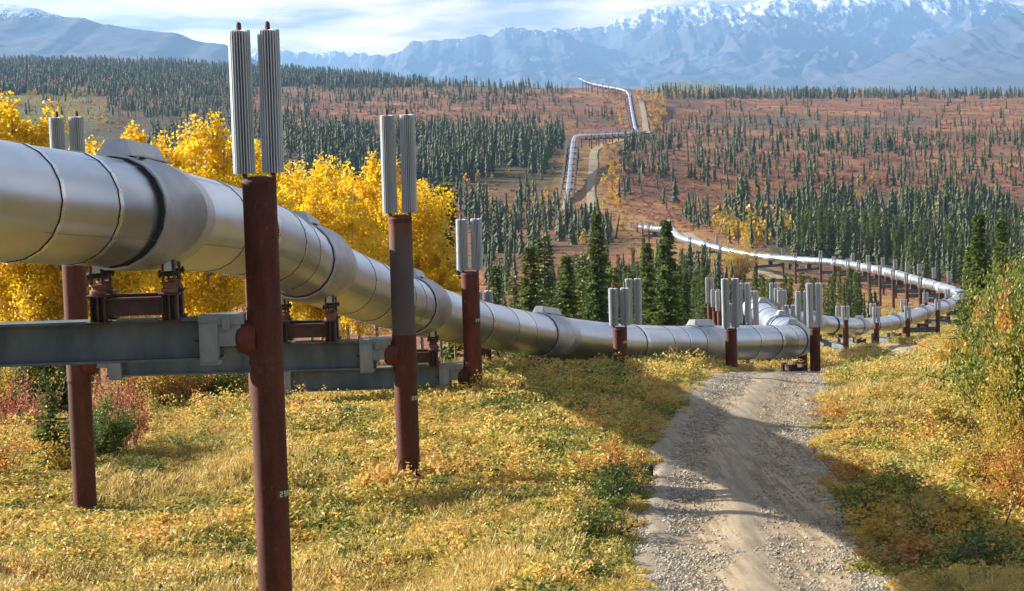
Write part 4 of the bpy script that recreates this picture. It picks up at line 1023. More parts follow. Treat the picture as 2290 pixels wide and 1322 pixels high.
# -- forest on the slopes: pick spots on the ground; the nearest ones are single trees, the rest one forest
FZ = [ # photo zone, trees per 10000 px of ground, height range
 (-60, 540, 130, 182, 330, 7, 12), (-60, 540, 182, 214, 150, 7, 11), (240, 540, 200, 262, 50, 6, 9), (-60, 240, 214, 280, 5, 5, 8), (-60, 150, 222, 236, 30, 5, 8),
 (520, 960, 150, 196, 330, 7, 12), (960, 1316, 178, 196, 150, 7, 11), (480, 1270, 196, 232, 38, 5, 9), (560, 1400, 232, 296, 12, 4, 8), (330, 700, 262, 420, 10, 6, 11), (480, 700, 230, 330, 14, 6, 10),
 (640, 1262, 296, 345, 75, 7, 12), (680, 1276, 345, 430, 36, 8, 12), (1040, 1288, 430, 475, 12, 7, 11), (760, 1086, 420, 520, 8, 8, 11),
 (1080, 1586, 480, 600, 22, 5, 10), (1080, 1586, 600, 790, 9.0, 6, 9), (1490, 2076, 580, 760, 10, 5, 8), (1280, 1506, 470, 560, 7, 6, 10), (1560, 1986, 640, 700, 7, 4, 7),
 (1395, 1826, 300, 400, 15, 5, 9), (1395, 1526, 290, 340, 22, 6, 9), (1800, 2376, 300, 345, 26, 6, 9), (1800, 2376, 345, 420, 12, 5, 9), (1380, 1826, 400, 490, 3.0, 5, 9),
 (1480, 2376, 208, 222, 160, 6, 11), (1480, 2376, 222, 300, 5, 5, 9), (1500, 2376, 262, 285, 10, 4, 7),
 (1620, 1826, 455, 545, 10, 8, 12), (1780, 2376, 455, 520, 26, 9, 13), (1780, 2376, 520, 590, 22, 9, 12), (2000, 2376, 590, 640, 12, 8, 11), (1600,1800,500,560,9,7,10),
 (1440, 1526, 195, 212, 50, 6, 9), (1560, 1726, 190, 206, 60, 6, 9),
]
trees = []
for x0, x1, y0, y1, dn, h0, h1 in FZ:
    n = int((x1 - x0) * (y1 - y0) / 10000 * dn * (7.5 if y1 < 300 else 5.8))
    for _ in range(n):
        px = x0 + (x1 - x0) * random.random(); py = y0 + (y1 - y0) * random.random()
        g = ground_at(px, py)
        if not g: continue
        trees.append((g[0], g[1], g[2], h0 * 0.62 + (h1 - h0 * 0.62) * random.random() ** 1.5, px))
T = np.array(trees); rc_ = row_clear(T[:, 0], T[:, 1]); pdn = fbm(T[:, 0] / 22, T[:, 1] / 60, 3, 61)
keep = (rc_ > 1.0) & (T[:, 1] > 150) & (pdn > 0.40)
keep &= ~((np.abs(T[:, 0]) < 200) & (pipe_dist(T[:, 0], T[:, 1]) < 9))
T = T[keep]; app = T[:, 3] / T[:, 1]; order = np.argsort(-app); 
infr = (T[:, 4] > -10) & (T[:, 4] < 2300)
sel = [i for i in order if infr[i]][:275]; ss_ = set(sel)
def where(px, d, h, w):
    size = 'tall' if h > 10 else ('medium' if h > 8.3 else 'short'); form = 'slim' if w < 0.72 else ('bushy' if w > 0.84 else 'narrow')
    if d < 330:
        if px < 1570:
            q = min(TALL[:14], key=lambda t: abs(t[0] - px)); nm = {1000: 'ragged spruce behind the aspens', 1110: 'narrow spruce by the pink slope', 1187: 'broad pointed spruce', 1218: 'very slim spruce', 1268: 'bushy low spruce', 1337: 'dead-topped spruce', 1372: 'small spruce behind the paired radiators', 1448: 'tapering spruce', 1492: 'tallest middle spruce', 1530: 'thin spruce', 1320: 'stubby spruce', 1405: 'half hidden spruce', 1305: 'slim spruce', 1150: 'thin low spruce'}[q[0]]
            return ('%s %s spruce %s and beyond the %s' % (size, form, 'left' if px < q[0] else 'right', nm), 'spruces in the dip between the pipe loops')
        k = 'before the left half of the upper pipe run' if px < 1700 else ('before the middle of the upper pipe run' if px < 1850 else 'beside the lower pipe loop')
        return ('%s %s spruce %s' % (size, form, k), 'spruces in the dip between the pipe loops')
    if px < 1270: return ('%s %s spruce on the slope left of the far pipe' % (size, form), 'spruces on the left slope')
    if px < 1700: return ('%s %s spruce on the tundra %s' % (size, form, 'left of the far gravel road' if px < 1330 else ('right below the far gravel road' if px < 1450 else ('above the tall middle spruces' if px < 1580 else 'left of the pale yellow bush'))), 'spruces around the middle pipe run')
    k = ['above the yellow bush', 'above the middle of the upper pipe run', 'above the crowded radiators', 'above the bend', 'behind the right edge bushes'][min(4, int((px - 1700) / 120))]
    row = 'front' if d < 540 else ('middle' if d < 610 else 'back')
    return ('%s %s spruce, %s rows of the stand %s' % (size, form, row, k), 'dense spruces behind the right pipe loop')
for i in sel:
    x, y, z, h, px = T[i]; w_ = random.uniform(0.62, 0.95); lab, grp = where(px, y, h, w_); spruce(x, y, h, lab, grp, None, w_, z=z)
rest = np.array([i for i in range(len(T)) if i not in ss_]); Rr = T[rest]
ring = []
while len(ring) < 2600:
    a = R(random.uniform(24, 336)); r = random.uniform(34, 420) ** 1.0
    if a > R(240) and r < 95: continue
    x, y = r * math.sin(a), r * math.cos(a)
    if abs(x - 3) < 9 and y < 0: continue
    ring.append((x, y, float(sheet_z(np.array([x]), np.array([y]), np.array([r]), np.array([math.atan2(x, y)]))[0]), random.uniform(5, 9.5), 0))
Rr = np.concatenate([Rr, np.array(ring)]); n = len(Rr); print('forest', n)
wd = Rr[:, 3] * rng.uniform(0.8, 1.15, n)
scatter('spruce_forest', np.stack([Rr[:, 0], Rr[:, 1], Rr[:, 2] - 0.2], 1), np.stack([wd, wd, Rr[:, 3]], 1), np.stack([rng.normal(0, .045, n), rng.normal(0, .045, n), rng.random(n) * 6.28], 1), rng.integers(0, len(FAR), n), np.clip(rng.normal(0.4, 0.25, n), 0, 1), FAR)

# -- low shrubs that roughen the tundra, and the yellow birches and willows in it
def shrub_shape(seed, n, size, flat, m, wide=0.5):
    g = np.random.default_rng(seed); C = g.normal(size=(n, 3)); C = unit(C) * (g.random((n, 1)) ** 0.45); C[:, :2] *= wide; C[:, 2] = np.abs(C[:, 2]) * flat + 0.05
    me = quads_np('shrub_shape', leaf_quads(C, size, g), 4, m); leafv(me, 1, seed); return me
TSH = [shrub_shape(400 + i, 46, 0.30, 0.62, M_tundra, 0.62) for i in range(4)]
TYE = [shrub_shape(420 + i, 90, 0.20, 0.95, M_goldi, 0.42) for i in range(4)]
S = []
for x0, x1, y0, y1, dn in [(420,1400,205,300,80),(1380,2350,210,300,80),(1380,2350,300,430,60),(1300,2350,400,560,50),(1040,1560,470,640,50),(1480,2150,580,760,50),(1080,1500,600,720,22),(200,560,215,300,45),(760,1060,430,560,18),(560,1280,300,440,16),(1280,1500,215,480,24),(1840,2200,640,760,20)]:
    for _ in range(int((x1-x0)*(y1-y0)/10000*dn*1.25)):
        g = ground_at(x0 + (x1-x0)*random.random(), y0 + (y1-y0)*random.random())
        if g: S.append(g)
S = np.array(S); keep = (S[:, 1] > 118) & (np.minimum(line_dist(S[:,0], S[:,1], ROAD2), np.minimum(line_dist(S[:,0], S[:,1], ROAD3), line_dist(S[:,0], S[:,1], ROAD4))) > 2.3) & (road_dist(S[:,0], S[:,1]) > 2.6)
S = S[keep]; n = len(S); rcs = row_clear(S[:, 0], S[:, 1]); sz = rng.uniform(0.45, 1.25, n) * np.clip(S[:, 1] / 500, 0.55, 2.2)
tint = np.clip(fbm(S[:, 0] / 30, S[:, 1] / 60, 4, 77) * 1.6 - 0.35 + rng.normal(0, 0.16, n), 0, 0.93); tint = np.where(rcs < 1.2, np.clip(0.78 + rng.normal(0, .17, n), 0.1, 1), tint)
scatter('tundra_shrubs', S, np.stack([sz, sz, sz * rng.uniform(0.55, 1.1, n) * np.where(rcs < 1.2, 0.85, 1)], 1), np.stack([0*sz, 0*sz, rng.random(n)*6.28], 1), rng.integers(0, 4, n), tint, TSH)
S = []
for x0, x1, y0, y1, dn, h0, h1 in [(-60,540,132,215,110,3,6),(120,540,150,180,30,3,6),(520,960,160,200,22,3,6),(960,1300,180,196,20,3,6),(560,1300,200,300,3,1.5,3.5),(1480,2350,209,216,150,4,8),(1480,2350,220,300,1.6,1.5,3),(1420,1490,205,292,110,3,5),(1378,1400,205,290,60,3,5),(1345,1385,325,475,55,2.2,4),(1225,1262,330,480,22,2,4),(1600,1760,500,560,22,5,8),(1060,1300,440,500,14,2,4),(1290,1480,500,560,8,2,4),(1400,1900,292,330,9,2,4),(1640,2000,400,470,5,2.5,5),(640,1200,300,430,1.4,2,5),(-60,560,255,420,3,2,5),(1560,2080,640,740,5,1,2),(-60,220,205,240,80,2,4),(-60,240,236,280,120,1.5,3)]:
    for _ in range(int(max(1, (x1-x0)*(y1-y0)/10000*dn))):
        px = x0 + (x1-x0)*random.random(); py = y0 + (y1-y0)*random.random(); g = ground_at(px, py)
        if g: S.append((g[0], g[1], g[2], h0 + (h1-h0)*random.random(), px, py))
S = np.array(S); keep = (S[:, 1] > 150) & (np.minimum(line_dist(S[:,0], S[:,1], ROAD2), line_dist(S[:,0], S[:,1], ROAD3)) > 3.0) & (pipe_dist(S[:,0], S[:,1]) > 6)
S = S[keep]; n = len(S); print('yellow', n)
tn = np.clip(rng.normal(0.50, 0.22, n), 0, 1); tn = np.where((S[:, 4] > 1580) & (S[:, 5] > 480), np.clip(rng.normal(.28, .15, n), 0, 1), tn); gg = (S[:, 4] < 250) & (S[:, 5] > 205); tn = np.where(gg, np.clip(rng.normal(0.05, .07, n), 0, .3), tn)
scatter('autumn_thicket', S[:, :3], np.stack([S[:, 3]*.85, S[:, 3]*.85, S[:, 3]], 1), np.stack([0*tn, 0*tn, rng.random(n)*6.28], 1), rng.integers(0, 4, n), tn, TYE)

# -- gold aspens behind the near pipe
def aspen_shapes(seed, H, n_limb, leaves, spread, m_leaf=None, lsize=0.105, low=0.28, bark=None):
    g = np.random.default_rng(seed); mb = MB()
    tp = [np.array([0.25 * math.sin(1.3 * t + seed) * t, 0.2 * math.cos(1.7 * t + seed) * t, H * 0.96 * t - (0.3 if t == 0 else 0)]) for t in np.linspace(0, 1, 9)]
    mb.tube(tp, [0.095 * H / 8 * (1 - 0.9 * t) + 0.006 for t in np.linspace(0, 1, 9)], 8, cap=False); cl = []
    for i in range(n_limb):
        f = low + (0.97 - low) * (i + g.random()) / n_limb; b = np.array([np.interp(f, np.linspace(0, 1, 9), [p[k] for p in tp]) for k in range(3)])
        a = g.random() * 6.283; R_ = spread * (math.sin(math.pi * min(1, (f - low * 0.6) / (1.05 - low * 0.6)) ** 0.8) ** 0.7 + 0.12) * (0.65 + 0.5 * g.random()); up = 0.45 + 0.5 * g.random()
        pts = [b]; p = b.copy(); d = np.array([math.cos(a), math.sin(a), up])
        for k in range(4):
            d = d + g.normal(size=3) * 0.16 + np.array([0, 0, 0.08]); p = p + unit(d) * R_ / 4; pts.append(p.copy())
        r0_ = 0.042 * H / 8 * (1.2 - f); mb.tube(pts, [r0_, r0_*.75, r0_*.5, r0_*.3, r0_*.12], 5, cap=False)
        for k in range(1, 5): cl.append((pts[k], 0.16 + 0.30 * R_ * (0.25 + 0.2 * k) ))
        for q in range(4):
            k = g.integers(1, 5); b2 = pts[k]; e = b2 + unit(g.normal(size=3) + np.array([0,0,.35])) * R_ * 0.42; mb.tube([b2, (b2+e)/2 + g.normal(size=3)*.04, e], [r0_*.4, r0_*.25, r0_*.1], 4, cap=False); cl.append((e, 0.16 + 0.16 * R_)); cl.append(((b2+e)/2, 0.2))
    wts = np.array([c[1] ** 1.5 for c in cl]); wts /= wts.sum(); ids = g.choice(len(cl), size=leaves, p=wts); cen = np.array([c[0] for c in cl])[ids]; rr = np.array([c[1] for c in cl])[ids][:, None]
    C = cen + unit(g.normal(size=(leaves, 3))) * (g.random((leaves, 1)) ** 0.5) * rr * 0.72
    me = quads_np('crown', leaf_quads(C, lsize, g, 0.85), 4, m_leaf or M_gold); leafv(me, 1, seed)
    return mb.mesh('trunk', bark or M_bark, True), me
ASP = [aspen_shapes(500 + i, 8.0, 26, 15000, sp) for i, sp in enumerate([1.9, 1.55, 2.2])]
AB = [ # photo px of the trunk, distance, top py, shape, label
 (20, 74, 238, 0, 'gold aspen at the left edge, its crown rising above the pipe'), (85, 78, 262, 1, 'gold aspen behind the leftmost radiator pair'),
 (-60, 72, 250, 2, 'gold aspen cut off by the left edge'), (-150, 76, 240, 0, 'gold aspen beyond the left edge'),
 (150, 70, 350, 1, 'low gold aspen seen under the pipe left of the shoe'), (205, 82, 345, 2, 'gold aspen hidden behind the near saddle cover'),
 (320, 88, 292, 1, 'gold aspen with a rounded top peeking above the near saddle cover'), (262, 72, 380, 0, 'gold aspen visible under the pipe between the shoe legs'),
 (372, 84, 355, 2, 'low gold aspen in the notch right of the saddle cap'), (425, 92, 345, 1, 'narrow gold aspen left of the tallest radiators'),
 (500, 86, 282, 0, 'tall pointed gold aspen just left of the tallest radiator pair'), (560, 92, 330, 1, 'gold aspen directly behind the tallest rusty post'),
 (470, 80, 400, 2, 'gold aspen showing dark limbs under the pipe left of the tallest post'), (640, 102, 385, 2, 'gold aspen right of the tallest rusty post'),
 (715, 108, 372, 0, 'gold aspen with a fine pointed crown midway between the two big posts'), (690, 98, 430, 1, 'lower gold aspen leaning over the descending pipe'),
 (775, 104, 408, 1, 'gold aspen with a broken crown left of the second radiators'), (835, 106, 366, 0, 'gold aspen directly behind the second radiator pair'),
 (800, 98, 470, 2, 'gold aspen low behind the pipe at the second post'), (900, 102, 425, 2, 'wide gold aspen behind the rust-streaked post'),
 (940, 104, 440, 1, 'gold aspen with a sparse top right of the streaked post'), (985, 100, 560, 1, 'low gold aspen at the right end of the gold grove'),
 (1015, 108, 620, 1, 'smallest gold aspen, touching the third post'), (600, 82, 440, 0, 'gold aspen filling the gap under the pipe behind the tallest post'),
 (740, 92, 520, 0, 'gold aspen glimpsed under the pipe above the second beam'), (60, 69, 420, 2, 'gold aspen filling the gap between pipe and beam at the left edge'),
]
for px, d, py, v, lab in AB:
    x = at(px, 600, d).x; z = gz1(x, d); top = at(px, py, d).z; x = at(px, (py + 800) / 2, d).x; h = top - z
    t = empty('aspen_tree', (x, d, z), lab, 'aspen', 'gold aspens behind the near pipe', random.random() * 6.28); s = h / 8.0
    k = link('trunk', ASP[v][0], t); c = link('crown', ASP[v][1], t); w = max(s, 0.75) * 0.98
    k.scale = (w, w, s); c.scale = (w, w, s)
# -- bushes
def bush_shapes(seed, leaves, lsize, m_leaf, stems=9, H=1.0, wide=0.55, m_stem=None, tall=1.0):
    g = np.random.default_rng(seed); mb = MB(); cl = []
    for i in range(stems):
        a = g.random() * 6.283; ti = 0.15 + 0.55 * g.random(); L = H * (0.65 + 0.4 * g.random()); d = np.array([math.cos(a) * ti * wide * 2, math.sin(a) * ti * wide * 2, 1.0 * tall]); p = np.array([math.cos(a)*.04, math.sin(a)*.04, -.05]); pts = [p.copy()]
        for k in range(5):
            d = d + g.normal(size=3) * 0.16; p = p + unit(d) * L / 5; pts.append(p.copy())
        mb.tube(pts, [0.014, 0.012, 0.010, 0.007, 0.005, 0.002], 4, cap=False)
        for k in range(1, 6): cl.append((pts[k], 0.07 + 0.035 * k)); 
        for q in range(4):
            b2 = pts[g.integers(2, 6)]; e = b2 + unit(g.normal(size=3) + np.array([0,0,.4])) * 0.24 * L; mb.tube([b2, e], [0.006, 0.002], 3, cap=False); cl.append((e, 0.12)); cl.append(((e + b2) / 2, 0.09))
    ids = g.integers(0, len(cl), leaves); cen = np.array([c[0] for c in cl])[ids]; rr = np.array([c[1] for c in cl])[ids][:, None]
    C = cen + unit(g.normal(size=(leaves, 3))) * (g.random((leaves, 1)) ** 0.6) * rr; C[:, 2] = np.maximum(C[:, 2], 0.03)
    me = quads_np('leaves', leaf_quads(C, lsize, g, 0.6, up=0.35), 4, m_leaf); leafv(me, 1, seed)
    return mb.mesh('stems', m_stem or M_twig, True), me
BG = [bush_shapes(600, 1800, 0.055, M_greenleaf), bush_shapes(601, 1500, 0.055, M_greenleaf, 8)]
BY = [bush_shapes(610, 1700, 0.052, M_yelleaf), bush_shapes(611, 1300, 0.055, M_yelleaf, 11)]
BO = [bush_shapes(620, 1500, 0.05, M_orgleaf, 10)]
BR = [bush_shapes(630, 2200, 0.042, M_redleaf, 12, tall=1.3)]
BT = [bush_shapes(640, 240, 0.04, M_yelleaf, 14)]
BGL = [bush_shapes(650 + i, 19000, 0.033, M_greenleaf, 30) for i in range(2)]; BYL = [bush_shapes(655, 11000, 0.028, M_yelleaf, 24)]; BOL = [bush_shapes(658, 9000, 0.026, M_orgleaf, 22)]
KIND = {'G': BGL, 'Y': BYL, 'O': BOL, 'g': BG, 'y': BY, 'o': BO, 'r': BR, 't': BT}
def bush(px, py, d, h, w, k, lab, cat='bush', group=None):
    x = at(px, py, d).x; z = gz1(x, d); t = empty('bush', (x, d, z - 0.03), lab, cat, group, random.random() * 6.28); sh = random.choice(KIND[k.upper() if (h > 1.25 and k in 'gyo') else k])
    for nm, m in (('stems', sh[0]), ('leaves', sh[1])):
        o = link(nm, m, t); o.scale = (w, w, h)
# bushes named one by one: px, py(foot), d, height, width, kind
BUSH = [
 (285, 950, 52, 1.7, 1.15, 'r', 'coral red bush glowing under the beam between the left post and the tallest post'),
 (240, 960, 57, 1.3, 1.0, 'r', 'darker red bush left of the coral one beside the far left post'),
 (40, 960, 56, 1.4, 1.5, 'r', 'dull red bush at the left edge behind the spruce sapling'),
 (75, 900, 60, 2.2, 2.0, 't', 'bare twiggy bush behind the spruce sapling'), (265, 900, 60, 2.0, 2.0, 't', 'bare grey twiggy bush above the red bushes'),
 (215, 1000, 50, 1.5, 1.5, 'g', 'green bush in shade right of the far left post'), (20, 880, 64, 2.6, 2.6, 'y', 'yellow bush under the beam at the left edge'),
 (130, 870, 64, 2.6, 2.4, 'g', 'dark green bush under the beam left of the left post'), (330, 900, 62, 2.0, 2.2, 'y', 'yellow bush below the beam right of the red one'),
 (400, 880, 63, 1.6, 2.2, 'o', 'orange bush low under the beam'), (470, 885, 64, 1.5, 2.0, 'g', 'green bush under the beam near the tallest post'),
 (155, 990, 48.5, 1.0, 1.3, 'y', 'yellow bush hugging the base of the spruce sapling'), (10, 1040, 47, 1.1, 1.6, 'o', 'orange-brown bush at the left edge'),
 (455, 985, 50, 0.45, 1.6, 'g', 'pale green mound of leaves left of the tallest post'), (1000, 1080, 42, 0.5, 1.3, 'g', 'dark green clump right of the streaked post foot'),
 (1350, 1105, 38.5, 0.9, 1.2, 'g', 'green bush on the left road edge, middle of three'), (1345, 1190, 35.5, 0.8, 1.1, 'g', 'green bush on the left road edge, nearest of three'),
 (1380, 1030, 43, 0.8, 1.2, 'o', 'orange bush on the left road edge beside the pipe shadow'), (1400, 1075, 40.5, 0.7, 1.0, 'g', 'green bush on the left road edge, farthest of three'),
 (1300, 1150, 37, 0.6, 1.1, 'y', 'low yellow bush just left of the road edge bushes'),(1330, 1300, 31, 0.5, 1.2, 'g', 'green bush at the bottom left of the road'),
 (1515, 815, 73, 0.9, 0.7, 't', 'thin yellow-green sprig standing before the level pipe'),(1575, 815, 74, 0.7, 0.7, 't', 'second thin sprig before the saddle of the level pipe'),
 # right side
 (350, 905, 66, 2.4, 1.8, 'y', 'yellow leafy bush in the gap under the second beam'), (430, 900, 68, 2.2, 1.6, 'y', 'golden bush under the beam left of the tallest post'),
 (90, 905, 66, 2.4, 1.6, 'y', 'golden bush under the beam between the red bushes and left post'), (510, 905, 68, 2.0, 1.5, 'g', 'green-yellow bush right under the first beam bracket'),
 (300, 1010, 47, 0.5, 1.2, 'g', 'low green clump right of the far left post'), (90, 1150, 38, 0.35, 1.4, 'g', 'low dark green clump in the left meadow'),
 (760, 960, 53, 0.5, 1.2, 'g', 'green clump under the beam left of the streaked post'), (1100, 905, 60, 0.45, 1.3, 'g', 'green clump in the pipe shadow right of the streaked post'),
 (2312, 760, 52, 3.7, 2.2, 'g', 'tall green leafy bush at the right edge level with the pipe bend'), (2345, 700, 50, 4.2, 2.2, 'o', 'orange-tipped tall bush cut off by the right edge'),
 (2245, 830, 56, 2.8, 1.7, 'g', 'green bush below the right edge spruce'), (2260, 880, 50, 2.4, 1.6, 'y', 'yellow bush at the right edge below the green ones'),
 (2240, 700, 86, 3.2, 2.0, 'y', 'pale yellow-orange bush right of the tallest right spruce'), (2180, 790, 80, 1.8, 2.6, 'y', 'golden bush at the foot of the right spruces'),
 (2205, 880, 60, 1.9, 1.5, 'g', 'dark green bush sticking out over the meadow at the right'), (2295, 960, 42, 2.2, 1.6, 'y', 'twiggy yellow bush at the right edge'),
 (2240, 960, 44, 1.8, 1.8, 't', 'bare-stemmed bush in the right meadow'), (2300, 1040, 38, 1.5, 1.4, 'o', 'orange bush at the right edge above the pipe shadow'),
 (2215, 1020, 42, 1.2, 1.6, 'y', 'yellow bush in the right meadow above the shadow'), (2325, 860, 46, 3.4, 2.3, 'g', 'green alder bush at the right edge'),
 (2140, 940, 52, 1.1, 1.7, 'y', 'low yellow bush in the middle of the right meadow'), (2070, 960, 50, 0.8, 1.4, 'o', 'low orange bush in the right meadow'),
 (1940, 1130, 37, 0.9, 1.3, 'g', 'green bush at the right road edge inside the shadow'), (1900, 1060, 42, 0.8, 1.3, 'o', 'brownish bush at the right road edge where the shadow starts'),
 (2020, 1090, 39, 0.9, 1.6, 'g', 'green bush in the shadow of the right meadow'), (1990, 1180, 35, 0.7, 1.3, 'y', 'yellow-green bush low in the right meadow shadow'),
 (2120, 1180, 35, 0.9, 1.7, 'g', 'green bush in the deep shadow near the right edge'), (2230, 1180, 34, 1.1, 1.7, 'y', 'yellow bush in shadow near the right edge'),
 (2060, 1270, 32, 0.6, 1.4, 'o', 'orange bush at the lower right beside the road'), (2200, 1290, 31, 0.8, 1.5, 'g', 'green bush at the bottom right corner'),
 (1880, 930, 56, 0.6, 1.2, 'o', 'small orange bush right of the road near the crest'), (1960, 900, 60, 0.7, 1.5, 'y', 'yellow bush in the sunny right meadow'),
 (2285, 720, 62, 3.6, 2.2, 'g', 'middle green bush behind the right edge bushes'), (2310, 620, 70, 4.9, 2.6, 'g', 'highest dark green bush at the right edge'),
 (1650, 700, 440, 7.0, 7.5, 'y', 'large pale yellow bush on the rise above the upper pipe run'),
]
for b in BUSH: bush(*b)

# -- meadow cover
def tuft(seed, n, h, m):
    g = np.random.default_rng(seed); V = []
    for i in range(n):
        a = g.random() * 6.283; r = 0.10 * g.random() ** .5; x, y = r*math.cos(a), r*math.sin(a); b = g.random() * 6.283; L = h * (0.55 + 0.6 * g.random()); lean = 0.08 + 0.22 * g.random(); w = 0.005
        sx, sy = -math.sin(b) * w, math.cos(b) * w; mx_, my_ = x + math.cos(b)*lean*L*.35, y + math.sin(b)*lean*L*.35; ex, ey = x + math.cos(b)*lean*L, y + math.sin(b)*lean*L
        V += [[x-sx, y-sy, -0.02], [x+sx, y+sy, -0.02], [mx_+sx, my_+sy, L*.6], [mx_-sx, my_-sy, L*.6]]; V += [[mx_-sx, my_-sy, L*.6], [mx_+sx, my_+sy, L*.6], [ex+sx*.5, ey+sy*.5, L], [ex-sx*.5, ey-sy*.5, L*.98]]
    me = quads_np('grass_shape', V, 4, m); leafv(me, 2, seed); return me
def herb(seed, stems, h, lsize, per, m):
    g = np.random.default_rng(seed); C = []; A = []; V = []
    for i in range(stems):
        a = g.random() * 6.283; r = 0.16 * g.random() ** .5; x, y = r*math.cos(a), r*math.sin(a); L = h * (0.5 + 0.6 * g.random()); lx, ly = g.normal() * .12, g.normal() * .12
        V += [[x-.003, y, 0], [x+.003, y, 0], [x+lx*L+.002, y+ly*L, L], [x+lx*L-.002, y+ly*L, L]]
        for k in range(per): t = (k + 0.4 + g.random()*.5) / per; C.append([x + lx*L*t, y + ly*L*t, L*t])
    C = np.array(C); n = len(C); az = g.random(n) * 6.283; el = 0.35 + 0.6 * g.random(n); d = np.stack([np.cos(az)*np.cos(el), np.sin(az)*np.cos(el), np.sin(el)], 1); b = unit(np.cross(d, g.normal(size=(n, 3)))); s = (lsize * (0.6 + 0.8 * g.random(n)))[:, None]
    Q = np.stack([C, C + d*s*.5 + b*s*.22, C + d*s, C + d*s*.5 - b*s*.22], 1).reshape(-1, 3)
    me = quads_np('herb_shape', np.concatenate([np.array(V), Q]), 4, m); leafv(me, 1, seed); return me
GR = [tuft(700 + i, 22, 0.42, M_grass) for i in range(3)]
HB_ = [herb(720 + i, 9, h, ls, 10, M_meadow) for i, (h, ls) in enumerate([(0.34, .078), (0.26, .066), (0.42, .090), (0.30, .058)])]
S = []
NP = 78000
uu = rng.uniform(-0.255, 0.255, NP); r_ = rng.random(NP); dd_ = 26.5 * (118 / 26.5) ** (r_ ** 0.80); xx = uu * dd_
rd = road_dist(xx, dd_); L = (xx - 0) 
edge = 1.15 + 1.3 * fbm(xx / 0.9, dd_ / 0.9, 3, 90)
leftside = np.zeros(NP)
keep = (rd > edge); qx, qy = proj(xx, dd_, gz(xx, dd_)); keep &= (qx > -120) & (qx < 2400)
p = fbm(xx / 2.4, dd_ / 2.4, 3, 95); p2 = fbm(xx / 6.5, dd_ / 6.5, 3, 96)
xx, dd_, rd, p, p2 = xx[keep], dd_[keep], rd[keep], p[keep], p2[keep]; zz = gz(xx, dd_); n = len(xx); print('meadow', n)
grassy = (p2 + 0.20 * (rng.random(n) - 0.5) > 0.65) | (rng.random(n) < 0.10); sparse = rd < 2.6
gi_ = grassy; hi = ~grassy
def basic(mask, protos, name, tint, smin, smax, big=1.0):
    m = mask.sum(); s = rng.uniform(smin, smax, m) * np.where(sparse[mask], 0.55, 1) * np.clip(dd_[mask] / 60, 1, 1.5); zs = s * (0.15 + 1.1 * p[mask] ** 1.3)
    scatter(name, np.stack([xx[mask], dd_[mask], zz[mask]], 1), np.stack([s * 1.25, s * 1.25, zs], 1), np.stack([rng.normal(0, .08, m), rng.normal(0, .08, m), rng.random(m) * 6.28], 1), rng.integers(0, len(protos), m), tint, protos)
basic(gi_, GR, 'dry_grass', np.clip(0.25 + 0.7 * p[gi_] + rng.normal(0, .16, gi_.sum()), 0, 1), 0.75, 1.35)
tt = np.clip(0.45 + 1.7 * (fbm(xx[hi] / 1.3, dd_[hi] / 1.3, 4, 97) - 0.5) + rng.normal(0, .17, hi.sum()), 0, 1); rgt = xx[hi] > 0.09 * dd_[hi]; tt = np.where(rgt, np.clip(tt - 0.02, 0, 1), tt)
basic(hi, HB_, 'meadow_plants', tt, 0.75, 1.3)
# -- golden cover on the flat round the far pipe loop
nF = 30000; uF = rng.uniform(0.06, 0.26, nF); dF = rng.uniform(104, 330, nF); xF = uF * dF; kF = (road_dist(xF, dF) > 1.7) & (fbm(xF / 5.0, dF / 9.0, 3, 141) > 0.36); xF, dF = xF[kF], dF[kF]; nF = len(xF); hF = rng.uniform(0.9, 2.0, nF)
gF = rng.random(nF) < 0.5
for nm, mk, pr, tF in (('far_dry_grass', gF, GR, rng.normal(0.62, 0.16, nF)), ('far_meadow_plants', ~gF, HB_, 0.40 + 1.5 * (fbm(xF / 4, dF / 8, 3, 143) - 0.5) + rng.normal(0.1, 0.17, nF))):
    h_ = hF[mk]; scatter(nm, np.stack([xF[mk], dF[mk], gz(xF[mk], dF[mk])], 1), np.stack([h_ * 1.7, h_ * 1.7, h_ * 0.8], 1), np.stack([0 * h_, 0 * h_, rng.random(mk.sum()) * 6.28], 1), rng.integers(0, len(pr), mk.sum()), np.clip(tF[mk], 0, 1), pr)
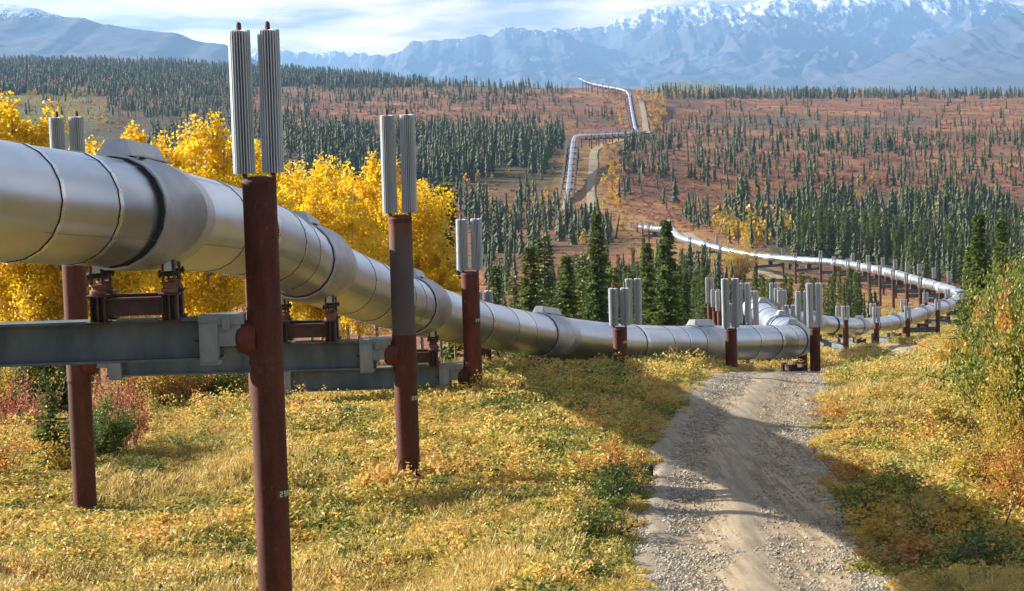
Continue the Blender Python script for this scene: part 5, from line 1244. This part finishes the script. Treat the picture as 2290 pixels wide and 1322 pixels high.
# -- taller clumps that break up the meadow
WC = []
for i in range(4):
    a_, b_ = bush_shapes(660 + i, 260, 0.085, M_meadow, 9); WC.append(b_)
nW = 2400; uW = rng.uniform(-0.26, 0.26, nW); dW = 27 * (112 / 27) ** (rng.random(nW) ** 0.9); xW = uW * dW; kW = (road_dist(xW, dW) > 2.3) & (fbm(xW / 3.0, dW / 3.0, 3, 131) > 0.47); xW, dW = xW[kW], dW[kW]; nW = len(xW)
hW = rng.uniform(0.25, 0.75, nW) * np.clip(dW / 45, 0.8, 1.05)
scatter('low_willows', np.stack([xW, dW, gz(xW, dW)], 1), np.stack([hW * 1.3, hW * 1.3, hW], 1), np.stack([0 * hW, 0 * hW, rng.random(nW) * 6.28], 1), rng.integers(0, 4, nW), np.clip(rng.choice([0.08, 0.15, 0.4, 0.6, 0.78, 0.92], nW) + rng.normal(0, .05, nW), 0, 1), WC)
# -- loose stones on the road and its shoulders
def stone(seed):
    g = random.Random(seed); bm = MB(); me = None
    import bmesh
    b = bmesh.new(); bmesh.ops.create_icosphere(b, subdivisions=1, radius=1.0)
    for v in b.verts: v.co = Vector((v.co.x * g.uniform(.8, 1.15), v.co.y * g.uniform(.7, 1.1), v.co.z * g.uniform(.45, .75)))
    me = bpy.data.meshes.new('stone_shape'); b.to_mesh(me); b.free(); me.materials.append(M_stone); return me
ST = [stone(i) for i in range(5)]
NS = 210000; pts = []
cum = np.array([[p.x, p.y] for p in RD]); 
ti = rng.random(NS); si = (np.exp(rng.uniform(math.log(27), math.log(118), NS)) ); cx = np.interp(si, cum[:, 1], cum[:, 0])
lat = np.where(rng.random(NS) < 0.34, rng.normal(-0.80, 0.30, NS), np.where(rng.random(NS) < 0.45, rng.normal(0.02, 0.09, NS), np.where(rng.random(NS) < .4, rng.normal(0.95, 0.15, NS), rng.uniform(-1.0, 1.0, NS)))) * 1.85
sx_ = cx + lat; cl_ = fbm(sx_ / 0.7, si / 1.1, 3, 33); k = cl_ + rng.normal(0, .16, NS) > 0.50; sx_, si = sx_[k], si[k]; n = len(sx_); ssz = 0.005 + 0.030 * rng.random(n) ** 4.5 + 0.006 * (si / 50)
scatter('road_gravel', np.stack([sx_, si, gz(sx_, si) + 0.035], 1), np.stack([ssz, ssz, ssz], 1), rng.normal(0, .5, (n, 3)) + np.stack([0*ssz, 0*ssz, rng.random(n) * 6], 1), rng.integers(0, 5, n), rng.random(n), ST)
